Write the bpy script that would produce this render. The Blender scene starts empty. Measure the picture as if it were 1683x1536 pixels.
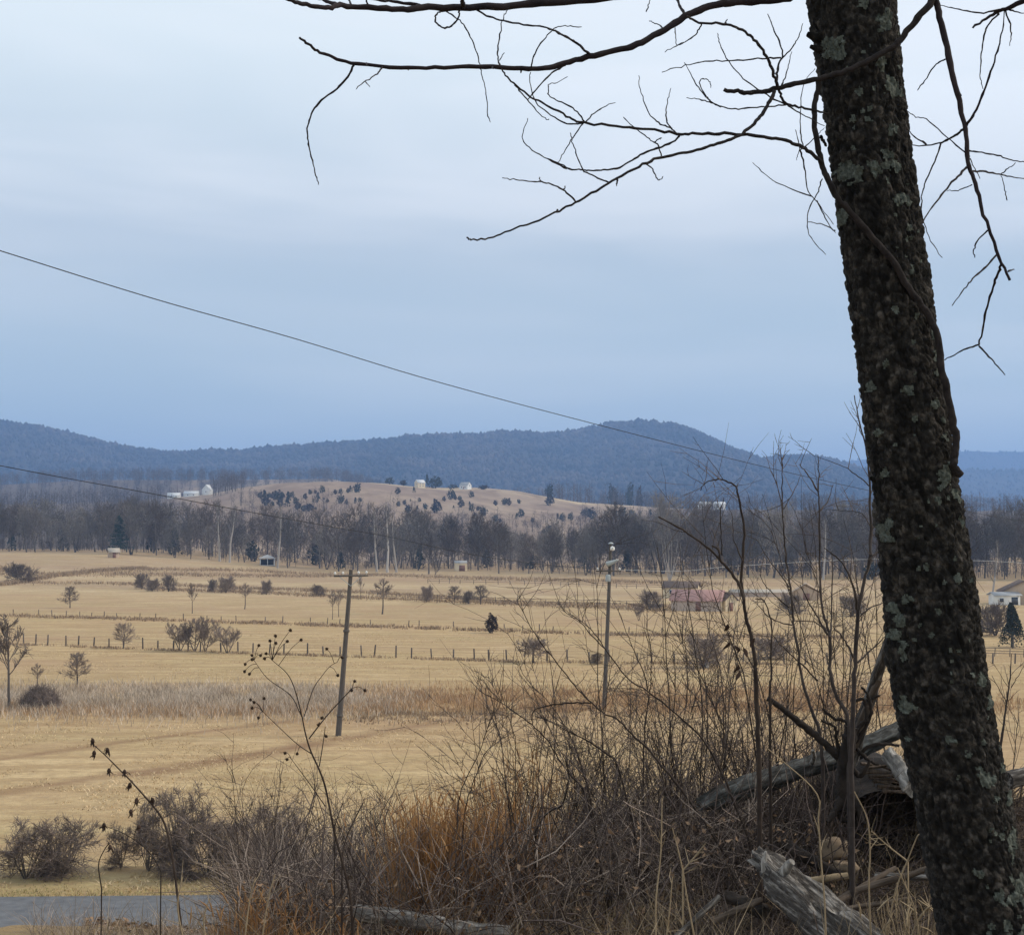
import bpy, math, random
import numpy as np
from mathutils import Vector, noise as mnoise

# ------------------------------------------------------------------ camera, world, sun, exposure
SC = bpy.context.scene
IW, IH, F, HOR, CZ = 1683.0, 1536.0, 2500.0, 870.0, 15.5
PITCH = math.atan((HOR - IH / 2) / F)
cam_d = bpy.data.cameras.new('camera'); cam = bpy.data.objects.new('camera', cam_d)
SC.collection.objects.link(cam); SC.camera = cam
cam.location = (0, 0, CZ); cam.rotation_euler = (math.pi / 2 + PITCH, 0, 0)
cam_d.sensor_fit = 'HORIZONTAL'; cam_d.sensor_width = 36.0; cam_d.lens = 36.0 * F / IW
cam_d.clip_start = 0.1; cam_d.clip_end = 40000

SUN_EL, SUN_AZ = math.radians(36), math.radians(80)      # azimuth clockwise from +Y (view direction)
world = bpy.data.worlds.new('World'); SC.world = world; world.use_nodes = True
wn, wl = world.node_tree.nodes, world.node_tree.links
for n in list(wn): wn.remove(n)
def N(t, **kw):
    n = wn.new(t)
    for k, v in kw.items(): setattr(n, k, v)
    return n
def wmath(op, a, b=None):
    n = N('ShaderNodeMath', operation=op)
    for i, v in enumerate((a, b)):
        if v is None: continue
        if isinstance(v, (int, float)): n.inputs[i].default_value = v
        else: wl.new(v, n.inputs[i])
    return n.outputs[0]
tc = N('ShaderNodeTexCoord'); sep = N('ShaderNodeSeparateXYZ'); wl.new(tc.outputs['Generated'], sep.inputs[0])
zc = wmath('MAXIMUM', sep.outputs[2], 0.0)
zz = wmath('ADD', zc, 0.10)
comb = N('ShaderNodeCombineXYZ')
wl.new(wmath('DIVIDE', sep.outputs[0], zz), comb.inputs[0]); wl.new(wmath('DIVIDE', sep.outputs[1], zz), comb.inputs[1])
nz = N('ShaderNodeTexNoise'); nz.inputs['Scale'].default_value = 0.5; nz.inputs['Detail'].default_value = 4.0
nz.inputs['Roughness'].default_value = 0.5; nz.inputs['Distortion'].default_value = 0.25
mp = N('ShaderNodeMapping'); mp.inputs['Location'].default_value = (11.2, 3.7, 0); mp.inputs['Scale'].default_value = (0.55, 1.0, 1)
wl.new(comb.outputs[0], mp.inputs[0]); wl.new(mp.outputs[0], nz.inputs['Vector'])
cr = N('ShaderNodeValToRGB'); cr.color_ramp.interpolation = 'EASE'
cr.color_ramp.elements[0].position = 0.40; cr.color_ramp.elements[0].color = (0, 0, 0, 1)
cr.color_ramp.elements[1].position = 0.62; cr.color_ramp.elements[1].color = (1, 1, 1, 1)
mp2 = N('ShaderNodeMapping'); mp2.inputs['Scale'].default_value = (2.3, 2.3, 13.0); mp2.inputs['Location'].default_value = (1.7, 0.4, 0.35); wl.new(tc.outputs['Generated'], mp2.inputs[0])
nz2 = N('ShaderNodeTexNoise'); nz2.inputs['Scale'].default_value = 1.0; nz2.inputs['Detail'].default_value = 3.5; nz2.inputs['Roughness'].default_value = 0.48; nz2.inputs['Distortion'].default_value = 0.4; wl.new(mp2.outputs[0], nz2.inputs['Vector'])
wl.new(wmath('ADD', wmath('MULTIPLY', nz.outputs[0], 0.4), wmath('MULTIPLY', nz2.outputs[0], 0.6)), cr.inputs[0])
# thin stratus: blue-grey deck low, paler overhead
lowr = N('ShaderNodeValToRGB')
for i, (p, c) in enumerate([(0.0, (0.59, 0.735, 0.77)), (0.10, (0.60, 0.725, 0.775)), (0.19, (0.61, 0.705, 0.775)), (0.31, (0.90, 1.0, 1.03)), (1.0, (0.76, 0.84, 0.90))]):
    e = lowr.color_ramp.elements[i] if i < 2 else lowr.color_ramp.elements.new(p)
    e.position = p; e.color = (*c, 1)
wl.new(zc, lowr.inputs[0])
higr = N('ShaderNodeValToRGB')
for i, (p, c) in enumerate([(0.0, (0.66, 0.78, 0.81)), (0.10, (0.74, 0.83, 0.855)), (0.17, (0.84, 0.88, 0.91)), (0.27, (1.02, 1.07, 1.10)), (1.0, (0.94, 0.98, 1.02))]):
    e = higr.color_ramp.elements[i] if i < 2 else higr.color_ramp.elements.new(p)
    e.position = p; e.color = (*c, 1)
wl.new(zc, higr.inputs[0])
mixc = N('ShaderNodeMix', data_type='RGBA')
wl.new(cr.outputs[0], mixc.inputs[0]); wl.new(lowr.outputs[0], mixc.inputs[6]); wl.new(higr.outputs[0], mixc.inputs[7])
scl = N('ShaderNodeVectorMath', operation='SCALE'); scl.inputs['Scale'].default_value = 10.0
wl.new(mixc.outputs[2], scl.inputs[0])
sky = N('ShaderNodeTexSky', sky_type='NISHITA'); sky.sun_disc = False
sky.sun_elevation = SUN_EL; sky.sun_rotation = SUN_AZ
mixs = N('ShaderNodeMix', data_type='RGBA'); mixs.inputs[0].default_value = 0.92
wl.new(sky.outputs[0], mixs.inputs[6]); wl.new(scl.outputs[0], mixs.inputs[7])
bg = N('ShaderNodeBackground'); bg.inputs[1].default_value = 0.1
wl.new(mixs.outputs[2], bg.inputs[0])
wo = N('ShaderNodeOutputWorld'); wl.new(bg.outputs[0], wo.inputs[0])

sun_d = bpy.data.lights.new('sun', 'SUN'); sun = bpy.data.objects.new('sun', sun_d); SC.collection.objects.link(sun)
sun_d.energy = 2.6; sun_d.angle = math.radians(12); sun_d.color = (1.0, 0.87, 0.70)
sdir = Vector((math.sin(SUN_AZ) * math.cos(SUN_EL), math.cos(SUN_AZ) * math.cos(SUN_EL), math.sin(SUN_EL)))
sun.rotation_euler = sdir.to_track_quat('Z', 'Y').to_euler(); sun.location = (60, 0, 80)

SC.view_settings.view_transform = 'Standard'; SC.view_settings.look = 'None'
SC.view_settings.exposure = 0.0; SC.view_settings.gamma = 1.0; SC.view_settings.use_curve_mapping = False
SC.cycles.volume_bounces = 1; SC.cycles.max_bounces = 6; SC.cycles.diffuse_bounces = 3

# ------------------------------------------------------------------ helpers
rng = np.random.default_rng(7); random.seed(7)
COL = SC.collection
cP, sP = math.cos(PITCH), math.sin(PITCH)

def P(px, py, D):
    """world point on the sight line of photo pixel (px, py) at forward distance D"""
    x = (px - IW / 2) / F; v = (IH / 2 - py) / F
    Y = cP - v * sP; Z = sP + v * cP; t = D / Y
    return np.array([x * t, D, CZ + Z * t])

def sstep(t):
    t = np.clip(t, 0, 1); return t * t * (3 - 2 * t)

def vnoise(x, y, seed=0):
    x = np.asarray(x, float); y = np.asarray(y, float)
    xi = np.floor(x).astype(int); yi = np.floor(y).astype(int); xf = x - xi; yf = y - yi
    def h(a, b):
        n = (a * 374761393 + b * 668265263 + seed * 1442695) & 0xffffffff
        n = ((n ^ (n >> 13)) * 1274126177) & 0xffffffff
        return ((n ^ (n >> 16)) & 0xffff) / 65535.0
    u = xf * xf * (3 - 2 * xf); w = yf * yf * (3 - 2 * yf)
    return (h(xi, yi) * (1 - u) + h(xi + 1, yi) * u) * (1 - w) + (h(xi, yi + 1) * (1 - u) + h(xi + 1, yi + 1) * u) * w - 0.5
def fbm(x, y, o=4, seed=0):
    r = 0
    for k in range(o): r = r + vnoise(np.asarray(x) * 2**k, np.asarray(y) * 2**k, seed + k) / 2**k
    return r

BANK = np.array([(-60, -0.5), (-6, -1.35), (0, -1.6), (5, -1.78), (8, -2.25), (11, -2.85), (14, -3.9), (20, -6.2), (35, -12.0), (46, -14.7), (54, -15.35), (60, -15.5), (1e5, -15.5)])
CREST = np.array([(-600, 845), (0, 846), (200, 842), (300, 832), (345, 829), (400, 816), (480, 807), (600, 802), (700, 802), (780, 806), (850, 814), (900, 822), (950, 830), (1060, 839), (1130, 845), (1300, 852), (1683, 856), (2400, 858)])
RIDGE2 = np.array([(-800, 800), (0, 797), (150, 789), (400, 789), (545, 787), (600, 800), (650, 815), (760, 840), (2400, 860)])
def px_of(x, y): return IW / 2 + x / np.maximum(y, 1.0) * F
def T(x, y):
    x = np.asarray(x, float); y = np.asarray(y, float)
    z = CZ + np.interp(y, BANK[:, 0], BANK[:, 1])
    near = np.exp(-((x - 2.35) / 1.7) ** 2 - ((y - 8.9) / 1.15) ** 2) * 0.85
    z = z + near + fbm(x * 0.9, y * 0.9, 3, 3) * 0.22 * np.clip(1 - y / 60, 0, 1)
    z = z + fbm(x / 38, y / 38, 3, 11) * 0.5 * np.clip((y - 66) / 60, 0, 1)
    z = z + 6.5 * sstep((y - 360) / 260) * sstep((-x - 55) / 110)
    px = px_of(x, y)
    # wooded rise behind the tree belt, right
    z = z + 9 * sstep((y - 560) / 380) * sstep((px - 900) / 500)
    # cedar hill
    zc = (HOR - np.interp(px, CREST[:, 0], CREST[:, 1])) / F * 1400 + CZ
    up = np.power(np.clip((y - 780) / 620, 0, 1), 0.9); up = sstep(up * 0.94) / sstep(0.94)
    dn = 1 - 0.45 * sstep((y - 1420) / 400)
    z = z + np.maximum(zc + fbm(x / 160, y / 160, 3, 5) * 9, 0) * up * dn
    zr = (HOR - np.interp(px, RIDGE2[:, 0], RIDGE2[:, 1])) / F * 2150 + CZ
    u2 = sstep((y - 1550) / 600) * (1 - sstep((y - 2200) / 700))
    z = np.maximum(z, zr * u2)
    return np.where(y > 2900, np.minimum(z, 8), z)
def Tz(x, y): return float(T(x, y))
def G(px, py, d0=3.0, d1=2600.0):
    """where the sight line of a photo pixel meets the ground"""
    D = np.concatenate([np.arange(d0, 60, 0.1), np.arange(max(60, d0), d1, 1.0)]); D = D[D >= d0]
    a = P(px, py, 1.0)
    z = CZ + (a[2] - CZ) * D; zt = T(a[0] * D, D); k = np.nonzero(z <= zt)[0]
    if len(k) == 0: return None
    d = D[k[0]]
    return np.array([a[0] * d, d, Tz(a[0] * d, d)])
def S(px, D):
    """on the ground under photo column px at distance D"""
    x = (px - IW / 2) / F * D / 1.0
    return np.array([x, D, Tz(x, D)])

# ---- meshes
def mesh_from(name, V, polys, smooth=True):
    me = bpy.data.meshes.new(name)
    V = np.ascontiguousarray(V, dtype=np.float32)
    idx = []; starts = []; off = 0
    for p in polys:
        p = np.asarray(p, dtype=np.int32)
        if p.size == 0: continue
        k = p.shape[1]
        idx.append(p.ravel()); starts.append(off + np.arange(len(p), dtype=np.int32) * k); off += p.size
    idx = np.concatenate(idx); starts = np.concatenate(starts)
    me.vertices.add(len(V)); me.vertices.foreach_set('co', V.ravel())
    me.loops.add(len(idx)); me.loops.foreach_set('vertex_index', idx)
    me.polygons.add(len(starts)); me.polygons.foreach_set('loop_start', starts)
    me.update(calc_edges=True); me.validate()
    if smooth: me.polygons.foreach_set('use_smooth', np.ones(len(me.polygons), dtype=bool))
    return me
class MB:
    """collects shapes and builds them as one mesh object"""
    def __init__(s): s.V = []; s.Q = []; s.Tr = []; s.n = 0; s.lines = {}
    def raw(s, V, quads=None, tris=None):
        V = np.asarray(V, float)
        if quads is not None and len(quads): s.Q.append(np.asarray(quads, int) + s.n)
        if tris is not None and len(tris): s.Tr.append(np.asarray(tris, int) + s.n)
        s.V.append(V); s.n += len(V)
    def box(s, c, size, R=None):
        h = np.asarray(size, float) / 2
        V = np.array([(x, y, z) for x in (-1, 1) for y in (-1, 1) for z in (-1, 1)], float) * h
        if R is not None: V = V @ np.asarray(R).T
        s.raw(V + np.asarray(c, float), [(0, 1, 3, 2), (4, 6, 7, 5), (0, 4, 5, 1), (2, 3, 7, 6), (0, 2, 6, 4), (1, 5, 7, 3)])
    def tube(s, pts, rad, sides=4):
        pts = np.asarray(pts, float); n = len(pts)
        rad = np.broadcast_to(np.asarray(rad, float), (n,))
        s.lines.setdefault((n, sides), []).append((pts, rad))
    def disc(s, c, nrm, r, sides=8):
        nrm = np.asarray(nrm, float) / np.linalg.norm(nrm); a = np.cross(nrm, (0, 0, 1) if abs(nrm[2]) < .9 else (1, 0, 0)); a /= np.linalg.norm(a); b = np.cross(nrm, a)
        t = np.linspace(0, 2 * math.pi, sides, endpoint=False)
        V = np.vstack([np.asarray(c), np.asarray(c) + r * (np.cos(t)[:, None] * a + np.sin(t)[:, None] * b)])
        s.raw(V, None, [(0, 1 + i, 1 + (i + 1) % sides) for i in range(sides)])
    def lathe(s, c, prof, sides=10, axis=None):
        t = np.linspace(0, 2 * math.pi, sides, endpoint=False); V = []; q = []
        for r, z in prof: V += [(r * math.cos(a), r * math.sin(a), z) for a in t]
        for k in range(len(prof) - 1):
            for i in range(sides):
                j = (i + 1) % sides; q.append((k * sides + i, k * sides + j, (k + 1) * sides + j, (k + 1) * sides + i))
        V = np.array(V)
        if axis is not None: V = V @ np.asarray(axis).T
        s.raw(V + np.asarray(c), q)
    def flush(s):
        for (n, k), L in s.lines.items():
            pts = np.array([l[0] for l in L]); rad = np.array([l[1] for l in L]); m = len(L)
            tan = np.gradient(pts, axis=1); tan /= np.linalg.norm(tan, axis=2, keepdims=True) + 1e-9
            ax = np.eye(3); dots = np.abs(np.einsum('mnj,kj->mnk', tan, ax)).max(axis=1); ref = ax[np.argmin(dots, axis=1)]
            u = np.cross(tan, ref[:, None, :]); u /= np.linalg.norm(u, axis=2, keepdims=True) + 1e-9; w = np.cross(tan, u)
            a = np.arange(k) * 2 * math.pi / k
            V = pts[:, :, None, :] + rad[:, :, None, None] * (np.cos(a)[None, None, :, None] * u[:, :, None, :] + np.sin(a)[None, None, :, None] * w[:, :, None, :])
            b = (np.arange(m) * n * k)[:, None, None]; r = (np.arange(n - 1) * k)[None, :, None]; c = np.arange(k)[None, None, :]; c2 = (c + 1) % k
            Q = np.stack([b + r + c, b + r + c2, b + r + k + c2, b + r + k + c], axis=-1).reshape(-1, 4)
            s.raw(V.reshape(-1, 3), Q)
        s.lines = {}
    def build(s, name, mat, parent=None, origin=None, smooth=True):
        s.flush()
        V = np.vstack(s.V)
        if origin is None and parent is not None: origin = np.array(parent['_o']) if '_o' in parent else (0, 0, 0)
        if origin is not None: V = V - np.asarray(origin)
        me = mesh_from(name, V, [np.vstack(s.Q) if s.Q else np.zeros((0, 4)), np.vstack(s.Tr) if s.Tr else np.zeros((0, 3))], smooth)
        me.materials.append(mat)
        o = bpy.data.objects.new(name, me); COL.objects.link(o)
        if parent is not None: o.parent = parent
        elif origin is not None: o.location = origin
        return o
ORIG = {}
def thing(name, label, cat, loc=(0, 0, 0), rz=0.0, group=None, scale=1.0):
    o = bpy.data.objects.new(name, None); COL.objects.link(o); o.empty_display_size = 0.2
    o.location = [float(v) for v in loc]; o.rotation_euler = (0, 0, rz); o.scale = (scale,) * 3 if not hasattr(scale, '__len__') else scale
    o['label'] = label; o['category'] = cat
    if group: o['group'] = group
    return o
def wpart(mb, name, mat, root, parent=None, smooth=True):
    """part given in world coordinates, of an unrotated thing"""
    return mb.build(name, mat, parent or root, origin=np.array(root.location), smooth=smooth)
def tag(o, label=None, cat=None, group=None, kind=None):
    if label: o['label'] = label
    if cat: o['category'] = cat
    if group: o['group'] = group
    if kind: o['kind'] = kind
    return o
def copy_tree(o, parent=None):
    c = o.copy(); COL.objects.link(c); c.parent = parent
    for ch in o.children: copy_tree(ch, c)
    return c

# ---- materials
def mat(name, c1, c2=None, scale=3.0, rough=0.9, bump=0.0, bscale=None, stretch=(1, 1, 1), isl=0.0, rnd=0.0, spec=0.2, detail=5.0, c3=None):
    m = bpy.data.materials.new(name); m.use_nodes = True
    nt = m.node_tree; b = nt.nodes['Principled BSDF']; L = nt.links
    b.inputs['Roughness'].default_value = rough; b.inputs['Specular IOR Level'].default_value = spec
    tcn = nt.nodes.new('ShaderNodeTexCoord'); mpn = nt.nodes.new('ShaderNodeMapping'); mpn.inputs['Scale'].default_value = stretch
    L.new(tcn.outputs['Object'], mpn.inputs[0])
    nn = nt.nodes.new('ShaderNodeTexNoise'); nn.inputs['Scale'].default_value = scale; nn.inputs['Detail'].default_value = detail; nn.inputs['Roughness'].default_value = 0.62
    L.new(mpn.outputs[0], nn.inputs['Vector'])
    rp = nt.nodes.new('ShaderNodeValToRGB'); e = rp.color_ramp.elements
    e[0].position = 0.32; e[0].color = (*c1, 1); e[1].position = 0.68; e[1].color = (*(c2 or c1), 1)
    if c3: x = e.new(0.5); x.color = (*c3, 1)
    L.new(nn.outputs[0], rp.inputs[0]); out = rp.outputs[0]
    if isl or rnd:
        hs = nt.nodes.new('ShaderNodeHueSaturation'); src = None
        if isl: gi = nt.nodes.new('ShaderNodeNewGeometry'); src = gi.outputs['Random Per Island']; amt = isl
        else: oi = nt.nodes.new('ShaderNodeObjectInfo'); src = oi.outputs['Random']; amt = rnd
        mr = nt.nodes.new('ShaderNodeMapRange'); mr.inputs[3].default_value = 1 - amt; mr.inputs[4].default_value = 1 + amt
        L.new(src, mr.inputs[0]); L.new(mr.outputs[0], hs.inputs['Value']); L.new(out, hs.inputs['Color']); out = hs.outputs[0]
    L.new(out, b.inputs['Base Color'])
    if bump:
        n2 = nt.nodes.new('ShaderNodeTexNoise'); n2.inputs['Scale'].default_value = bscale or scale * 2; n2.inputs['Detail'].default_value = 6
        L.new(mpn.outputs[0], n2.inputs['Vector'])
        bp = nt.nodes.new('ShaderNodeBump'); bp.inputs['Strength'].default_value = 1.0; bp.inputs['Distance'].default_value = bump
        L.new(n2.outputs[0], bp.inputs['Height']); L.new(bp.outputs[0], b.inputs['Normal'])
    return m
M = {}
M['bark'] = mat('dark_bark', (0.0045, 0.004, 0.0038), (0.045, 0.039, 0.033), 30, 0.95, 0.005, 150, c3=(0.012, 0.0108, 0.0095))
M['lichen'] = mat('grey_green_lichen', (0.030, 0.037, 0.031), (0.135, 0.148, 0.126), 80, 0.95, 0.004, 120)
M['twig'] = mat('dark_twig_bark', (0.012, 0.008, 0.010), (0.032, 0.023, 0.024), 12, 0.85)
M['vine'] = mat('vine_bark', (0.010, 0.008, 0.008), (0.034, 0.027, 0.025), 30, 0.9, 0.003, 120)
M['cane'] = mat('brown_cane', (0.018, 0.012, 0.010), (0.055, 0.040, 0.031), 9, 0.85, rnd=0.35)
M['canetw'] = mat('brown_twigs', (0.058, 0.044, 0.038), (0.165, 0.129, 0.110), 5, 0.9, isl=0.55)
M['thicket'] = mat('thicket_twigs', (0.15, 0.118, 0.10), (0.44, 0.355, 0.29), 3, 0.9, isl=0.6)
M['darktw'] = mat('dark_purple_brown_twigs', (0.045, 0.034, 0.031), (0.135, 0.104, 0.093), 4, 0.9, isl=0.5)
M['sap'] = mat('sapling_bark', (0.024, 0.018, 0.016), (0.075, 0.060, 0.053), 10, 0.85)
M['straw'] = mat('pale_dry_stems', (0.22, 0.165, 0.10), (0.36, 0.28, 0.18), 6, 0.85, isl=0.3)
M['broom'] = mat('rust_orange_grass', (0.26, 0.125, 0.05), (0.50, 0.29, 0.13), 5, 0.85, isl=0.35)
M['leaf'] = mat('dead_leaf', (0.12, 0.075, 0.045), (0.34, 0.225, 0.14), 6, 0.9, isl=0.5)
M['darkleaf'] = mat('dark_withered_leaf', (0.03, 0.02, 0.016), (0.07, 0.045, 0.035), 12, 0.9)
M['greywood'] = mat('weathered_grey_wood', (0.022, 0.018, 0.016), (0.34, 0.315, 0.285), 5, 0.9, 0.014, 8, (9, 9, 1.3), c3=(0.075, 0.067, 0.06))
M['palewood'] = mat('pale_bleached_wood', (0.11, 0.10, 0.088), (0.52, 0.49, 0.45), 6, 0.85, 0.006, 10, (8, 8, 0.9), c3=(0.22, 0.205, 0.185))
M['lichwood'] = mat('blue_grey_lichened_log', (0.022, 0.020, 0.018), (0.135, 0.14, 0.133), 7, 0.92, 0.012, 9, (5, 5, 1.6), c3=(0.062, 0.061, 0.057))
M['darkwood'] = mat('damp_dark_wood', (0.010, 0.008, 0.007), (0.045, 0.035, 0.029), 9, 0.9, 0.008, 40)
M['brownwood'] = mat('brown_splintered_wood', (0.045, 0.034, 0.026), (0.17, 0.13, 0.10), 5, 0.9, 0.006, 14, (7, 7, 1.0))
M['stone'] = mat('tan_stone', (0.17, 0.125, 0.085), (0.28, 0.215, 0.15), 6, 0.9, 0.006, 30)
M['polewood'] = mat('weathered_pole', (0.07, 0.06, 0.052), (0.14, 0.125, 0.11), 3, 0.9, 0.004, 30, (6, 6, 0.5))
M['metal'] = mat('pale_grey_metal', (0.30, 0.33, 0.33), (0.40, 0.43, 0.43), 4, 0.5)
M['white'] = mat('white_paint', (0.68, 0.68, 0.66), (0.80, 0.80, 0.78), 0.6, 0.7)
M['cream'] = mat('cream_siding', (0.66, 0.55, 0.38), (0.76, 0.65, 0.47), 0.8, 0.8)
M['tanwall'] = mat('tan_siding', (0.40, 0.30, 0.21), (0.50, 0.39, 0.29), 0.8, 0.85)
M['greywall'] = mat('grey_brown_boards', (0.42, 0.34, 0.28), (0.54, 0.44, 0.37), 1.5, 0.9, stretch=(4, 4, .4))
M['maroon'] = mat('maroon_metal_roof', (0.37, 0.215, 0.19), (0.46, 0.28, 0.25), 0.7, 0.7)
M['brownroof'] = mat('brown_shingle_roof', (0.11, 0.08, 0.065), (0.19, 0.14, 0.115), 1.2, 0.9)
M['greyroof'] = mat('grey_roof', (0.30, 0.31, 0.32), (0.42, 0.43, 0.44), 1.0, 0.8)
M['paleroof'] = mat('pale_roof', (0.56, 0.57, 0.58), (0.68, 0.69, 0.70), 0.8, 0.6)
M['dullroof'] = mat('dull_tan_metal_roof', (0.36, 0.32, 0.27), (0.48, 0.43, 0.36), 0.8, 0.8)
M['glass'] = mat('dark_window_glass', (0.03, 0.035, 0.045), (0.05, 0.055, 0.065), 1, 0.15, spec=0.6)
M['door'] = mat('red_brown_door', (0.20, 0.11, 0.085), (0.26, 0.145, 0.11), 1, 0.7)
M['dark'] = mat('shaded_inside', (0.02, 0.02, 0.022), (0.04, 0.04, 0.045), 2, 0.7)  # near-black colour carrying the shade inside the gazebo
M['wire'] = mat('black_cable', (0.012, 0.012, 0.014), (0.02, 0.02, 0.022), 2, 0.6)
M['palewire'] = mat('aluminium_cable', (0.30, 0.31, 0.32), (0.40, 0.41, 0.42), 2, 0.5)
M['post'] = mat('fence_post_wood', (0.075, 0.062, 0.05), (0.15, 0.125, 0.105), 3, 0.9, rnd=0.3)
M['bareA'] = mat('grey_bark_twigs', (0.085, 0.072, 0.064), (0.16, 0.138, 0.12), 0.5, 0.9, rnd=0.3)
M['bareB'] = mat('brown_bark_twigs', (0.08, 0.06, 0.048), (0.14, 0.108, 0.085), 0.5, 0.9, rnd=0.3)
M['bareC'] = mat('pale_grey_twigs', (0.15, 0.132, 0.118), (0.24, 0.215, 0.19), 0.5, 0.9, rnd=0.25)
M['pale_bark'] = mat('pale_sycamore_bark', (0.34, 0.31, 0.28), (0.52, 0.48, 0.44), 0.7, 0.9, rnd=0.15)
M['trunkfar'] = mat('far_trunk_bark', (0.06, 0.052, 0.046), (0.15, 0.13, 0.115), 0.8, 0.9, rnd=0.4)
M['trunkbelt'] = mat('belt_trunk_bark', (0.075, 0.066, 0.06), (0.15, 0.133, 0.12), 0.8, 0.9, rnd=0.45)
M['fieldtree'] = mat('field_tree_twigs', (0.15, 0.118, 0.098), (0.29, 0.232, 0.195), 1.0, 0.9, rnd=0.3)
M['bushtw'] = mat('roadside_bush_twigs', (0.14, 0.108, 0.09), (0.28, 0.22, 0.183), 0.8, 0.9, isl=0.45)
M['cedar'] = mat('dark_cedar_foliage', (0.020, 0.026, 0.020), (0.05, 0.055, 0.042), 0.8, 0.9, rnd=0.3)
M['cedarbr'] = mat('bronzed_cedar_foliage', (0.030, 0.020, 0.017), (0.06, 0.042, 0.035), 0.8, 0.9, rnd=0.3)
M['pine'] = mat('blue_green_pine_needles', (0.020, 0.040, 0.034), (0.045, 0.075, 0.06), 0.6, 0.9, isl=0.35)
M['wood_far'] = mat('far_woodland_twigs', (0.075, 0.06, 0.056), (0.135, 0.11, 0.10), 0.05, 0.95, isl=0.35)
M['mtn_tree'] = mat('mountain_woodland', (0.010, 0.016, 0.015), (0.095, 0.074, 0.062), 0.0045, 0.95, isl=0.55)
M['mtn'] = mat('mountain_forest_floor', (0.022, 0.022, 0.019), (0.05, 0.044, 0.038), 0.006, 0.95, 0.0)
M['reedpale'] = mat('pale_grey_reeds', (0.36, 0.285, 0.21), (0.60, 0.51, 0.41), 0.25, 0.9, isl=0.4)
M['reedrust'] = mat('rusty_tall_grass', (0.32, 0.195, 0.105), (0.56, 0.385, 0.22), 0.3, 0.9, isl=0.3)
M['weed'] = mat('brown_weeds', (0.24, 0.17, 0.11), (0.44, 0.325, 0.21), 0.3, 0.9, isl=0.35)
M['seed'] = mat('dark_seed_head', (0.022, 0.014, 0.010), (0.06, 0.038, 0.026), 60, 0.9, 0.003, 200)
M['asphalt'] = mat('grey_asphalt', (0.10, 0.105, 0.115), (0.16, 0.165, 0.175), 2.0, 0.85, 0.01, 30)
M['gravelstrip'] = mat('dirt_track', (0.26, 0.19, 0.125), (0.36, 0.28, 0.19), 0.6, 0.95)

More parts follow.
